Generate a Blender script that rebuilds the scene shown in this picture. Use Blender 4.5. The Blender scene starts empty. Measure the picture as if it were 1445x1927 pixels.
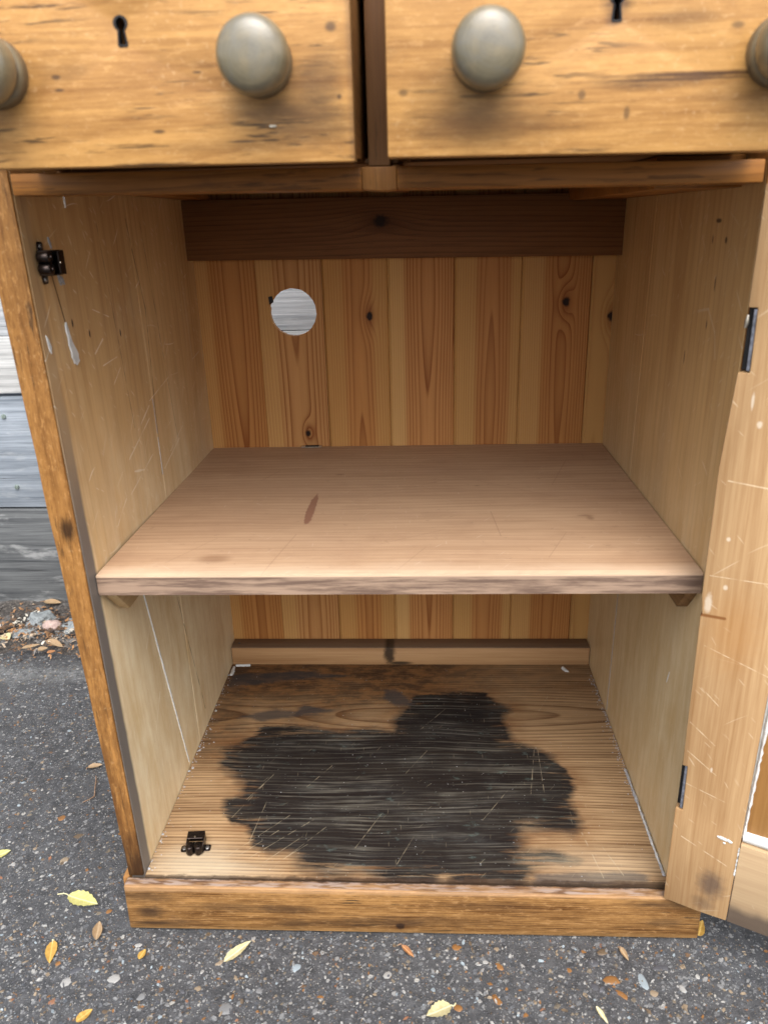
import bpy, bmesh, math, random
import numpy as np
from mathutils import Vector, Matrix
R = math.radians
random.seed(11); RNG = np.random.default_rng(11)
S = bpy.context.scene
COL = S.collection

# ------------------------------------------------------------------ camera
cd = bpy.data.cameras.new('camera'); cam = bpy.data.objects.new('camera', cd); COL.objects.link(cam)
cd.sensor_fit = 'VERTICAL'; cd.sensor_height = 36.0; cd.lens = 36.0 * 1474.3 / 1927.0
cd.clip_start = 0.01; cd.clip_end = 400
rx = Vector((0.99872309, 0.04372187, -0.02530982)); dn = Vector((-0.00838445, -0.35059458, -0.9364898)); fw = Vector((-0.04981857, 0.9355062, -0.34978031))
cam.matrix_world = Matrix(((rx.x, -dn.x, -fw.x, 0.02715), (rx.y, -dn.y, -fw.y, -0.70817), (rx.z, -dn.z, -fw.z, 0.72613), (0, 0, 0, 1)))
cd.dof.use_dof = True; cd.dof.focus_distance = 1.12; cd.dof.aperture_fstop = 7.0
S.camera = cam

# ------------------------------------------------------------------ sky, sun, exposure (overcast)
SUN_EL, SUN_AZ = 56, 170           # azimuth clockwise from +Y (north); the light comes from behind the camera, a little to the right
w = bpy.data.worlds.new('World'); S.world = w; w.use_nodes = True
wn = w.node_tree.nodes; wl = w.node_tree.links; wn.clear()
sky = wn.new('ShaderNodeTexSky'); sky.sky_type = 'NISHITA'; sky.sun_disc = False
sky.sun_elevation = R(SUN_EL); sky.sun_rotation = R(SUN_AZ); sky.air_density = 1.0; sky.dust_density = 4.0; sky.ozone_density = 1.0
hsv = wn.new('ShaderNodeHueSaturation'); hsv.inputs['Saturation'].default_value = 0.42
bg = wn.new('ShaderNodeBackground'); bg.inputs['Strength'].default_value = 0.15
wo = wn.new('ShaderNodeOutputWorld')
wl.new(sky.outputs[0], hsv.inputs['Color']); wl.new(hsv.outputs[0], bg.inputs[0]); wl.new(bg.outputs[0], wo.inputs[0])
sd = bpy.data.lights.new('sun', 'SUN'); sd.energy = 1.3; sd.angle = R(60); sd.color = (1.0, 0.965, 0.92)
sun = bpy.data.objects.new('sun', sd); COL.objects.link(sun)
dirv = Vector((math.sin(R(SUN_AZ)) * math.cos(R(SUN_EL)), math.cos(R(SUN_AZ)) * math.cos(R(SUN_EL)), math.sin(R(SUN_EL))))
sun.rotation_euler = dirv.to_track_quat('Z', 'Y').to_euler(); sun.location = dirv * 5
S.view_settings.view_transform = 'Standard'; S.view_settings.look = 'None'; S.view_settings.exposure = 1.3; S.view_settings.gamma = 1
S.render.engine = 'CYCLES'
S.cycles.max_bounces = 10; S.cycles.diffuse_bounces = 6

# ------------------------------------------------------------------ node helper
def s2l(c):
    return tuple((x / 255 / 12.92 if x / 255 <= 0.04045 else ((x / 255 + 0.055) / 1.055) ** 2.4) for x in c) + (1,)
class NT:
    def __init__(self, name):
        self.mat = bpy.data.materials.new(name); self.mat.use_nodes = True
        self.t = self.mat.node_tree; self.t.nodes.clear()
        self.out = self.t.nodes.new('ShaderNodeOutputMaterial'); self.b = self.t.nodes.new('ShaderNodeBsdfPrincipled')
        self.t.links.new(self.b.outputs[0], self.out.inputs[0])
    def link(self, v, s):
        if isinstance(v, (int, float)):
            s.default_value = v
        elif isinstance(v, tuple):
            s.default_value = v if len(v) == len(s.default_value) else v[:len(s.default_value)]
        else:
            self.t.links.new(v, s)
    def m(self, op, a, b=0.0, c=None, clamp=False):
        n = self.t.nodes.new('ShaderNodeMath'); n.operation = op; n.use_clamp = clamp
        self.link(a, n.inputs[0]); self.link(b, n.inputs[1])
        if c is not None: self.link(c, n.inputs[2])
        return n.outputs[0]
    def add(self, a, b): return self.m('ADD', a, b)
    def sub(self, a, b): return self.m('SUBTRACT', a, b)
    def mul(self, a, b): return self.m('MULTIPLY', a, b)
    def mx(self, a, b): return self.m('MAXIMUM', a, b)
    def mn(self, a, b): return self.m('MINIMUM', a, b)
    def sq(self, a): return self.m('MULTIPLY', a, a)
    def comb(self, x, y, z):
        n = self.t.nodes.new('ShaderNodeCombineXYZ')
        for v, s in zip((x, y, z), n.inputs): self.link(v, s)
        return n.outputs[0]
    def obj(self):
        n = self.t.nodes.new('ShaderNodeTexCoord'); s = self.t.nodes.new('ShaderNodeSeparateXYZ')
        self.t.links.new(n.outputs['Object'], s.inputs[0]); return s.outputs
    def noise(self, x, y, z, detail=2.0, rough=0.5, scale=1.0, color=False):
        n = self.t.nodes.new('ShaderNodeTexNoise'); n.inputs['Scale'].default_value = scale
        n.inputs['Detail'].default_value = detail; n.inputs['Roughness'].default_value = rough
        self.t.links.new(self.comb(x, y, z), n.inputs['Vector']); return n.outputs['Color' if color else 'Fac']
    def voro(self, x, y, z, feature='F1', rnd=1.0):
        n = self.t.nodes.new('ShaderNodeTexVoronoi'); n.feature = feature; n.inputs['Scale'].default_value = 1.0
        n.inputs['Randomness'].default_value = rnd
        self.t.links.new(self.comb(x, y, z), n.inputs['Vector']); return n
    def ss(self, v, lo, hi):
        n = self.t.nodes.new('ShaderNodeMapRange'); n.interpolation_type = 'SMOOTHSTEP'
        self.link(v, n.inputs[0]); self.link(float(lo), n.inputs[1]); self.link(float(hi), n.inputs[2]); n.inputs[3].default_value = 0; n.inputs[4].default_value = 1
        return n.outputs[0]
    def mix(self, f, a, b, mode='MIX'):
        n = self.t.nodes.new('ShaderNodeMix'); n.data_type = 'RGBA'; n.blend_type = mode
        self.link(f, n.inputs['Factor']); self.link(a, n.inputs[6]); self.link(b, n.inputs[7]); return n.outputs[2]
    def ramp(self, f, stops, const=False):
        n = self.t.nodes.new('ShaderNodeValToRGB'); e = n.color_ramp.elements
        if const: n.color_ramp.interpolation = 'CONSTANT'
        while len(e) < len(stops): e.new(0.5)
        for el, (p, c) in zip(e, stops): el.position = p; el.color = c
        self.link(f, n.inputs[0]); return n.outputs[0]
    def attr(self, name):
        n = self.t.nodes.new('ShaderNodeAttribute'); n.attribute_name = name; return n.outputs['Fac']
    def rnd(self):
        return self.t.nodes.new('ShaderNodeObjectInfo').outputs['Random']
    def blob(self, G, U, g0, u0, rg, ru, edge=0.35, nz=None):
        d = self.m('SQRT', self.add(self.sq(self.mul(self.sub(G, g0), 1 / rg)), self.sq(self.mul(self.sub(U, u0), 1 / ru))))
        if nz is not None: d = self.add(d, nz)
        return self.ss(self.mul(d, -1), -1 - edge, -1 + edge)
    def seg(self, G, U, p, q, wid, nz=None):
        # mask of a line from p to q (in g,u metres)
        dx, dy = q[0] - p[0], q[1] - p[1]; L2 = dx * dx + dy * dy
        a = self.sub(G, p[0]); b = self.sub(U, p[1])
        t = self.m('MULTIPLY', self.add(self.mul(a, dx), self.mul(b, dy)), 1 / L2, clamp=True)
        ex = self.sub(a, self.mul(t, dx)); ey = self.sub(b, self.mul(t, dy))
        d = self.m('SQRT', self.add(self.sq(ex), self.sq(ey)))
        if nz is not None: d = self.add(d, nz)
        return self.ss(self.mul(d, -1), -wid * 1.4, -wid * 0.5)
    def scratches(self, G, U, specs):
        """random short scratches: specs = (angle, per-metre along, per-metre across, share of cells, thickness, curve)"""
        tot = None
        for i, (ang, sa, sc, share, th, curve) in enumerate(specs):
            c, s_ = math.cos(ang), math.sin(ang)
            nz = self.mul(self.sub(self.noise(self.mul(G, 9), self.mul(U, 9), 3.3 * i + 1, 0), 0.5), curve)
            a = self.add(self.mul(G, c), self.mul(U, s_)); b = self.add(self.add(self.mul(G, -s_), self.mul(U, c)), nz)
            v = self.voro(self.mul(a, sa), self.mul(b, sc), i * 5.5)
            sep = self.t.nodes.new('ShaderNodeSeparateColor'); self.t.links.new(v.outputs['Color'], sep.inputs[0])
            msk = self.mul(self.m('GREATER_THAN', sep.outputs[0], 1 - share), self.ss(self.mul(v.outputs['Distance'], -1), -th, -th * 0.5))
            msk = self.mul(msk, self.add(0.35, self.mul(sep.outputs[1], 0.65)))
            tot = msk if tot is None else self.mx(tot, msk)
        return tot
    def finish(self, col, rough=0.5, height=None, strength=0.2, dist=0.001, metal=0.0, spec=0.4, coat=0.0):
        self.link(col, self.b.inputs['Base Color']); self.link(rough, self.b.inputs['Roughness'])
        self.b.inputs['Metallic'].default_value = metal; self.b.inputs['Specular IOR Level'].default_value = spec
        self.b.inputs['Coat Weight'].default_value = coat; self.b.inputs['Coat Roughness'].default_value = 0.25
        if height is not None:
            n = self.t.nodes.new('ShaderNodeBump'); n.inputs['Strength'].default_value = strength; n.inputs['Distance'].default_value = dist
            self.t.links.new(height, n.inputs['Height']); self.t.links.new(n.outputs[0], self.b.inputs['Normal'])
        return self.mat

AX = {'X': 0, 'Y': 1, 'Z': 2}
def wood(name, axes, light, dark, freq=170, pith=(0, -.04), wob=.012, ringc=.6, fib=.3, blot=.3, fleck=0.0, fleckcol=(.02, .013, .009, 1), rough=.5,
         bump=.25, knots=(), marks=None, seed=0.0, scr=None, scrcol=(.62, .52, .38, 1), scramt=.6, band=None, bandcol=None, grime=0.0, grimecol=(.05, .03, .02, 1), vary=0.0, spec=.18, coat=0.0, speck=0.0, base=.24, sf=1.0, mott=0.0):
    n = NT(name); o = n.obj(); G, U, W = (o[AX[a]] for a in axes)
    if vary:                                            # every copy gets its own piece of the tree
        rr = n.rnd(); G = n.add(G, n.mul(rr, 7.0)); U = n.add(U, n.mul(rr, 0.13 * vary))
    n1 = n.sub(n.noise(n.add(n.mul(G, 1.3), seed), n.mul(U, 3.5), n.mul(W, 3.5), 1.5), .5)
    n2 = n.sub(n.noise(n.add(n.mul(G, 1.9), seed + 17), n.mul(U, 3), n.mul(W, 3), 1.5), .5)
    uu = n.add(n.sub(U, pith[0]), n.mul(n1, wob * 2)); ww = n.add(n.sub(W, pith[1]), n.mul(n2, wob * 2))
    r = n.m('SQRT', n.add(n.sq(uu), n.sq(ww)))
    kmask = khalo = None
    for (kg, ku, kr) in knots:
        d2 = n.add(n.sq(n.mul(n.sub(G, kg), .42)), n.sq(n.sub(U, ku)))
        e = n.m('EXPONENT', n.mul(d2, -1 / (kr * kr * 3.2)))
        r = n.add(r, n.mul(e, kr * 1.1))
        d = n.m('SQRT', n.add(n.sq(n.mul(n.sub(G, kg), .8)), n.sq(n.sub(U, ku))))
        d = n.add(d, n.mul(n.sub(n.noise(n.mul(G, 150), n.mul(U, 150), seed, 2), .5), kr * .8))
        km = n.ss(n.mul(d, -1), -kr, -kr * .45); kh = n.m('EXPONENT', n.mul(d2, -1 / (kr * kr * 1.2)))
        kmask = km if kmask is None else n.mx(kmask, km); khalo = kh if khalo is None else n.mx(khalo, kh)
    rv = n.noise(n.mul(r, 45), seed, n.mul(G, .4), 2)
    ring = n.m('FRACT', n.add(n.mul(r, freq), n.mul(rv, 1.6)))
    late = n.mul(n.m('POWER', ring, 3.2), n.sub(1, n.ss(ring, .9, 1)))
    late = n.mul(late, n.add(.45, n.mul(n.noise(n.mul(r, 130), seed + 3, n.mul(G, 2), 1), 1.1)))
    fibre = n.noise(n.add(n.mul(G, 9 * sf), seed), n.mul(U, 300), n.mul(W, 300), 4, .68)
    fib2 = n.noise(n.add(n.mul(G, 2.5 * sf), seed), n.mul(U, 75), n.mul(W, 75), 4, .65)
    blo = n.noise(n.add(n.mul(G, 3.5), seed), n.mul(U, 14), n.mul(W, 14), 4, .6)
    f = n.add(n.mul(late, ringc), n.add(n.mul(n.sub(fibre, .5), fib * 3.6), n.add(n.mul(n.sub(fib2, .5), fib * 2.6), n.add(n.mul(n.sub(blo, .5), blot * 1.8), base))))
    f = n.m('ADD', f, 0, clamp=True)
    if band is not None:
        bm_ = n.mul(n.ss(U, band[0] - .006, band[0] + .004), n.sub(1, n.ss(U, band[1] - .004, band[1] + .006)))
        lightc = n.mix(bm_, light, bandcol); f = n.mul(f, n.add(.44, n.mul(bm_, .56)))
        col = n.mix(n.m('ADD', f, 0, clamp=True), lightc, dark)
    else:
        col = n.mix(f, light, dark)
    if khalo is not None:
        col = n.mix(n.mul(khalo, .65), col, (dark[0] * .75, dark[1] * .62, dark[2] * .55, 1)); col = n.mix(kmask, col, (.018, .009, .006, 1))
    if mott:                                            # short bright and dark flecks of a scrubbed, rewaxed surface
        ma = n.noise(n.add(n.mul(G, 75), seed), n.mul(U, 260), n.mul(W, 260), 4, .75); mb = n.noise(n.add(n.mul(G, 16), seed + 2), n.mul(U, 34), n.mul(W, 34), 4, .65)
        col = n.mix(n.mul(n.ss(ma, .53, .66), mott), col, (min(1, light[0] * 1.3), min(1, light[1] * 1.42), min(1, light[2] * 1.75), 1))
        col = n.mix(n.mul(n.ss(n.mul(ma, -1), -.47, -.36), mott * .6), col, dark)
        col = n.mix(n.mul(n.ss(mb, .52, .66), mott * .55), col, dark)
    if grime:
        g1 = n.noise(n.add(n.mul(G, 9), seed + 5), n.mul(U, 26), n.mul(W, 26), 5, .65)
        col = n.mix(n.mul(n.ss(g1, .54, .74), grime), col, grimecol)
    if fleck:
        f1 = n.noise(n.add(n.mul(G, 22), seed), n.mul(U, 260), n.mul(W, 260), 3, .65); f2 = n.noise(n.add(n.mul(G, 6), seed + 9), n.mul(U, 22), n.mul(W, 22), 3)
        col = n.mix(n.mul(n.mul(n.ss(f1, .56, .66), n.ss(f2, .42, .60)), fleck), col, fleckcol)
    if speck:
        sp = n.noise(n.mul(G, 210), n.mul(U, 210), n.mul(W, 210), 2, .6); sp2 = n.noise(n.mul(G, 12), n.mul(U, 12), n.mul(W, 12), 3)
        col = n.mix(n.mul(n.mul(n.ss(sp, .58, .74), n.ss(sp2, .35, .65)), speck), col, n.mix(.55, light, (.8, .62, .38, 1)))
    if scr:
        col = n.mix(n.mul(n.scratches(G, U, scr), scramt), col, scrcol)
    if marks: col = marks(n, G, U, W, col)
    h = n.add(n.mul(fibre, .5), n.mul(late, -.35))
    rgh = n.add(rough - .1, n.mul(blo, .22))
    return n.finish(col, rgh, h, bump, .0006, spec=spec, coat=coat)

def plain(name, col, rough=.5, metal=0.0, var=.25, sc=60, bump=.2, spec=.4, dist=.0006, col2=None):
    n = NT(name); o = n.obj()
    a = n.noise(n.mul(o[0], sc), n.mul(o[1], sc), n.mul(o[2], sc), 4, .6)
    c2 = col2 or tuple(x * (1 - var * 1.6) for x in col[:3]) + (1,)
    return n.finish(n.mix(n.ss(a, .3, .7), col, c2), rough, a, bump, dist, metal, spec)

# ------------------------------------------------------------------ object helpers
def thing(name, label, cat, loc=(0, 0, 0), group=None):
    o = bpy.data.objects.new(name, None); COL.objects.link(o); o.location = loc; o.empty_display_size = .02
    o['label'] = label; o['category'] = cat
    if group: o['group'] = group
    return o
def tag(o, label=None, cat=None, group=None, kind=None):
    for k, v in (('label', label), ('category', cat), ('group', group), ('kind', kind)):
        if v: o[k] = v
    return o
def link(name, me, mat, parent=None, smooth=False, loc=None):
    o = bpy.data.objects.new(name, me); COL.objects.link(o)
    for m_ in (mat if isinstance(mat, (list, tuple)) else [mat]):
        me.materials.append(m_)
    if parent is not None: o.parent = parent
    if loc is not None: o.location = loc
    if smooth:
        me.polygons.foreach_set('use_smooth', [True] * len(me.polygons))
        if len(me.polygons) < 3000: me.set_sharp_from_angle(angle=R(52))
    return o
def fin(name, bm, mat, parent=None, bevel=0.0, seg=2, smooth=False, loc=None, angle=25, rag=0.0):
    bmesh.ops.recalc_face_normals(bm, faces=bm.faces)
    if bevel:
        ed = [e for e in bm.edges if len(e.link_faces) == 2 and e.calc_face_angle(0) > R(angle)]
        bmesh.ops.bevel(bm, geom=ed, offset=bevel, segments=seg, affect='EDGES', profile=.5, clamp_overlap=True)
    if rag:
        for v in bm.verts: v.co += Vector((random.uniform(-rag, rag), random.uniform(-rag, rag), random.uniform(-rag, rag)))
    me = bpy.data.meshes.new(name); bm.to_mesh(me); bm.free()
    o = link(name, me, mat, parent, smooth, loc)
    if bevel and not smooth:
        me.polygons.foreach_set('use_smooth', [True] * len(me.polygons))
        try:
            me.set_sharp_from_angle(angle=R(32))
        except Exception: pass
    return o
def hexa(bm, a, b):
    """two matching quads -> a closed solid"""
    va = [bm.verts.new(p) for p in a]; vb = [bm.verts.new(p) for p in b]
    bm.faces.new(va); bm.faces.new(vb[::-1])
    n = len(a)
    for i in range(n):
        j = (i + 1) % n; bm.faces.new((va[j], va[i], vb[i], vb[j]))
def box(bm, x0, x1, y0, y1, z0, z1):
    hexa(bm, [(x0, y0, z0), (x1, y0, z0), (x1, y1, z0), (x0, y1, z0)], [(x0, y0, z1), (x1, y0, z1), (x1, y1, z1), (x0, y1, z1)])
def boxo(name, b, mat, parent, bevel=.001, **k):
    bm = bmesh.new(); box(bm, *b); return fin(name, bm, mat, parent, bevel, **k)
def hexo(name, a, b, mat, parent, bevel=.001, **k):
    bm = bmesh.new(); hexa(bm, a, b); return fin(name, bm, mat, parent, bevel, **k)
def plate(bm, outer, holes, to3, d0, d1):
    """polygon with holes, extruded from depth d0 to d1; to3(u,v,d) -> point"""
    loops = []; edges = []
    for lp in [outer] + holes:
        vs = [bm.verts.new(to3(u, v, d0)) for u, v in lp]; loops.append(vs)
        edges += [bm.edges.new((vs[i], vs[(i + 1) % len(vs)])) for i in range(len(vs))]
    r = bmesh.ops.triangle_fill(bm, edges=edges, use_beauty=True, use_dissolve=False)
    fs = [g for g in r['geom'] if isinstance(g, bmesh.types.BMFace)]
    ex = bmesh.ops.extrude_face_region(bm, geom=fs)
    dv = Vector(to3(0, 0, d1)) - Vector(to3(0, 0, d0))
    bmesh.ops.translate(bm, verts=[g for g in ex['geom'] if isinstance(g, bmesh.types.BMVert)], vec=dv)
def lathe(bm, prof, seg, to3):
    rings = []
    for (r, d) in prof:
        if r < 1e-6: rings.append([bm.verts.new(to3(0, 0, d))])
        else: rings.append([bm.verts.new(to3(r * math.cos(2 * math.pi * i / seg), r * math.sin(2 * math.pi * i / seg), d)) for i in range(seg)])
    for a, b in zip(rings[:-1], rings[1:]):
        for i in range(seg):
            j = (i + 1) % seg
            if len(a) == 1 and len(b) == 1: continue
            if len(a) == 1: bm.faces.new((a[0], b[i], b[j]))
            elif len(b) == 1: bm.faces.new((a[i], b[0], a[j]))
            else: bm.faces.new((a[i], b[i], b[j], a[j]))
    for rg in (rings[0], rings[-1]):
        if len(rg) > 1: bm.faces.new(rg)
def tube(bm, pts, rad, seg=6):
    pts = [Vector(p) for p in pts]; rings = []
    for i, p in enumerate(pts):
        t = (pts[min(i + 1, len(pts) - 1)] - pts[max(i - 1, 0)]).normalized()
        a = t.cross(Vector((.3, .2, .93))).normalized(); b = t.cross(a); rr = rad[i] if isinstance(rad, (list, tuple)) else rad
        rings.append([bm.verts.new(p + (a * math.cos(2 * math.pi * k / seg) + b * math.sin(2 * math.pi * k / seg)) * rr) for k in range(seg)])
    for a, b in zip(rings[:-1], rings[1:]):
        for k in range(seg): bm.faces.new((a[k], a[(k + 1) % seg], b[(k + 1) % seg], b[k]))
    bm.faces.new(rings[0][::-1]); bm.faces.new(rings[-1])
def vnoise(x, y, seed):
    """smooth value noise, numpy arrays"""
    rg = np.random.default_rng(seed); T = rg.random((256, 256))
    xi = np.floor(x).astype(int); yi = np.floor(y).astype(int); fx = x - xi; fy = y - yi
    fx = fx * fx * (3 - 2 * fx); fy = fy * fy * (3 - 2 * fy)
    a = T[xi % 256, yi % 256]; b = T[(xi + 1) % 256, yi % 256]; c = T[xi % 256, (yi + 1) % 256]; d = T[(xi + 1) % 256, (yi + 1) % 256]
    return (a * (1 - fx) + b * fx) * (1 - fy) + (c * (1 - fx) + d * fx) * fy
def sdf(px, py, poly):
    """signed distance to a polygon, positive inside"""
    P = np.array(poly); d = np.full(px.shape, 1e9); ins = np.zeros(px.shape, bool)
    for i in range(len(P)):
        a = P[i]; b = P[(i + 1) % len(P)]; e = b - a
        t = np.clip(((px - a[0]) * e[0] + (py - a[1]) * e[1]) / (e @ e), 0, 1)
        d = np.minimum(d, np.hypot(px - a[0] - t * e[0], py - a[1] - t * e[1]))
        c = ((a[1] > py) != (b[1] > py)); xx = (b[0] - a[0]) * (py - a[1]) / (b[1] - a[1] + 1e-12) + a[0]
        ins ^= (c & (px < xx))
    return np.where(ins, d, -d)

# ================================================================== GROUND
GZ = -0.066
def asphalt():
    n = NT('asphalt'); o = n.obj(); X, Y, Z = o
    big = n.noise(X, Y, 0, 3, .6, 9); mid = n.noise(X, Y, 3, 4, .65, 70); fine = n.noise(X, Y, 5, 3, .7, 520); vf = n.noise(X, Y, 8, 2, .6, 1300)
    col = n.ramp(n.add(n.mul(fine, .5), n.mul(mid, .5)), [(.29, (.006, .006, .007, 1)), (.44, (.036, .037, .040, 1)), (.56, (.066, .067, .071, 1)), (.75, (.135, .137, .141, 1))])
    col = n.mix(n.mul(n.ss(big, .35, .7), .16), col, (.11, .115, .12, 1))
    h = n.add(n.mul(fine, .5), n.mul(vf, .3))
    for i, (sc, share, th) in enumerate(((430, .5, .42), (210, .42, .42), (120, .28, .4))):
        dx = n.mul(n.sub(n.noise(X, Y, i, 2, .6, sc * 1.4), .5), .9)
        v = n.voro(n.add(n.mul(X, sc), dx), n.add(n.mul(Y, sc), dx), i * 3.1)
        sep = n.t.nodes.new('ShaderNodeSeparateColor'); n.t.links.new(v.outputs['Color'], sep.inputs[0])
        msk = n.mul(n.m('GREATER_THAN', sep.outputs[0], 1 - share), n.ss(n.mul(v.outputs['Distance'], -1), -th, -th * .7))
        c = n.ramp(sep.outputs[1], [(0, (.27, .27, .265, 1)), (.12, (.16, .165, .17, 1)), (.36, (.105, .11, .12, 1)), (.6, (.035, .037, .042, 1)), (.74, (.17, .14, .10, 1)), (.83, (.15, .085, .04, 1)), (.87, (.075, .085, .10, 1)), (.95, (.38, .37, .34, 1))], True)
        col = n.mix(n.mul(msk, .85), col, c); h = n.add(h, n.mul(msk, .25))
    fl = n.noise(n.mul(X, 1.0), n.mul(Y, 1.25), 12, 4, .72, 300); col = n.mix(n.mul(n.ss(fl, .60, .68), .8), col, (.33, .335, .33, 1)); h = n.add(h, n.mul(n.ss(fl, .58, .68), .3))
    dk = n.noise(X, Y, 17, 4, .65, 38); col = n.mix(n.mul(n.ss(dk, .52, .7), .5), col, (.03, .031, .034, 1))
    # a dusty pale strip of old mortar where the tarmac stops short of the fence
    wv = n.mul(n.sub(n.noise(X, Y, 2, 3, .6, 22), .5), .09)
    e = n.mul(n.m('EXPONENT', n.mul(n.sq(n.mul(n.sub(n.add(Y, wv), .55), 1 / .026)), -1)), n.ss(n.noise(X, Y, 9, 3, .6, 90), .3, .6))
    col = n.mix(n.mul(e, .4), col, (.26, .265, .26, 1))
    return n.finish(col, n.add(.55, n.mul(fine, .35)), h, .9, .0022, spec=.35)
def axis(lo, hi, step, far):
    a = list(np.arange(lo, hi, step)); s = step; b = a[-1]; up = []
    while b < far: s *= 1.6; b += s; up.append(b)
    s = step; b = a[0]; dnl = []
    while b > -far: s *= 1.6; b -= s; dnl.append(b)
    return np.array(dnl[::-1] + a + up)
def ground_h(x, y):
    h = (vnoise(x * 14 + 50, y * 14 + 50, 1) - .5) * .0035 + (vnoise(x * 60 + 90, y * 60 + 90, 2) - .5) * .0022 + (vnoise(x * 170 + 300, y * 170 + 300, 3) - .5) * .0014
    near = np.clip(1.6 - np.maximum(np.abs(x + .2) - .5, np.abs(y - .3)), 0, 1)
    edge = 1 / (1 + np.exp(-(y - .60) * 60)) * -.006
    flat = ((x > -.36) & (x < .36) & (y > -.03) & (y < .53))
    return np.where(flat, np.minimum(h, 0), h) * near + edge * near
gx = axis(-1.02, .56, .0055, 60); gy = axis(-.36, .98, .0055, 60)
XX, YY = np.meshgrid(gx, gy, indexing='ij'); ZZ = ground_h(XX, YY)
nx, ny = len(gx), len(gy); idx = np.arange(nx * ny).reshape(nx, ny)
me = bpy.data.meshes.new('ground')
quads = np.stack([idx[:-1, :-1], idx[1:, :-1], idx[1:, 1:], idx[:-1, 1:]], -1).reshape(-1, 4)
me.from_pydata(np.stack([XX, YY, ZZ], -1).reshape(-1, 3).tolist(), [], quads.tolist())
ground = link('ground', me, asphalt(), None, True, (0, 0, GZ)); tag(ground, 'grey worn tarmac full of small brown and pale stones', kind='structure')

# strip of soil at the foot of the fence
def soil_mat():
    n = NT('soil'); X, Y, Z = n.obj()
    a = n.noise(X, Y, 0, 4, .7, 160); b = n.noise(X, Y, 4, 3, .6, 25); v = n.voro(n.mul(X, 230), n.mul(Y, 230), 0)
    col = n.ramp(a, [(.3, (.013, .011, .01, 1)), (.5, (.045, .04, .036, 1)), (.7, (.13, .115, .1, 1))])
    col = n.mix(n.mul(n.ss(b, .5, .7), .4), col, (.2, .2, .2, 1))
    return n.finish(col, .85, n.add(a, n.mul(v.outputs['Distance'], .5)), .8, .003)
sx = np.arange(-1.3, .9, .008); sy = np.arange(.585, .90, .008)
SX, SY = np.meshgrid(sx, sy, indexing='ij')
edge = .025 * (vnoise(SX * 9 + 20, SX * 0 + 3, 5) - .5) * 2
t = np.clip((SY - .60 - edge) / .07, 0, 1)
SZ = -.012 + .018 * t * t * (3 - 2 * t) + t * ((vnoise(SX * 30 + 80, SY * 30 + 80, 6) - .5) * .012 + (vnoise(SX * 90 + 200, SY * 90 + 200, 7) - .5) * .006)
SZ += .008 * np.clip((SY - .78) / .06, 0, 1)
ix = np.arange(SX.size).reshape(SX.shape); me = bpy.data.meshes.new('soil')
me.from_pydata(np.stack([SX, SY, SZ], -1).reshape(-1, 3).tolist(), [], np.stack([ix[:-1, :-1], ix[1:, :-1], ix[1:, 1:], ix[:-1, 1:]], -1).reshape(-1, 4).tolist())
soil = link('soil', me, soil_mat(), None, True, (0, 0, GZ)); tag(soil, 'strip of dark crumbly soil at the foot of the fence', kind='structure')

# ------------------------------------------------------------------ stones set in the tarmac
def stone_mat(name, a, b, rough=.45):
    n = NT(name); X, Y, Z = n.obj(); rr = n.rnd()
    q = n.noise(n.add(X, n.mul(rr, 9)), Y, Z, 4, .65, 170); q2 = n.noise(X, Y, n.mul(rr, 5), 2, .6, 700)
    return n.finish(n.mix(n.ss(n.add(n.mul(q, .8), n.mul(q2, .2)), .3, .7), a, b), rough, q2, .25, .0006, spec=.4)
SM = [stone_mat('stone_amber', (.27, .125, .035, 1), (.12, .06, .025, 1)), stone_mat('stone_tan', (.28, .22, .15, 1), (.15, .115, .08, 1)),
      stone_mat('stone_pale', (.36, .355, .335, 1), (.17, .17, .17, 1)), stone_mat('stone_dark', (.035, .038, .045, 1), (.09, .09, .1, 1)),
      stone_mat('stone_blue', (.28, .33, .36, 1), (.17, .2, .22, 1)), stone_mat('stone_brown', (.14, .095, .055, 1), (.07, .055, .04, 1)),
      stone_mat('stone_rust', (.26, .12, .065, 1), (.14, .07, .04, 1)), stone_mat('stone_grey', (.2, .2, .2, 1), (.1, .105, .11, 1))]
def stone_mesh(seg, rng, ang=.18, top=1.0):
    """low dome, unit radius, height about 0.35"""
    ph = rng.random() * 6; V = []; F = []
    rad = [1 + rng.uniform(-ang, ang) for _ in range(seg)]
    for (rr, z) in ((1.0, -.35), (.86, .14), (.5, .30 * top)):
        for k in range(seg):
            a = ph + 2 * math.pi * k / seg
            V.append((math.cos(a) * rad[k] * rr, math.sin(a) * rad[k] * rr, z + rng.uniform(-.03, .03)))
    V.append((rng.uniform(-.1, .1), rng.uniform(-.1, .1), .34 * top)); c = len(V) - 1
    for L in (0, seg):
        for k in range(seg): F.append((L + k, L + (k + 1) % seg, L + seg + (k + 1) % seg, L + seg + k))
    for k in range(seg): F.append((2 * seg + k, 2 * seg + (k + 1) % seg, c))
    return V, F
prng = random.Random(5); stone_me = []
for mi in range(8):
    for k in range(3):
        V, F = stone_mesh(prng.choice((7, 8, 9)), prng); me = bpy.data.meshes.new('stone'); me.from_pydata(V, [], F); me.materials.append(SM[mi])
        me.polygons.foreach_set('use_smooth', [True] * len(me.polygons)); stone_me.append(me)
def gz(x, y): return float(ground_h(np.array([x]), np.array([y]))[0])
placed = []
def stone(mi, x, y, a, b, rot, up=0.0, me=None):
    o = bpy.data.objects.new('stone', me or stone_me[mi * 3 + prng.randrange(3)]); COL.objects.link(o); o.parent = ground
    o.location = (x, y, gz(x, y) + up - .1 * min(a, b)); o.scale = (a, b, min(a, b) * .55); o.rotation_euler = (prng.uniform(-.06, .06), prng.uniform(-.06, .06), rot)
    placed.append((x, y, max(a, b))); return o
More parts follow.
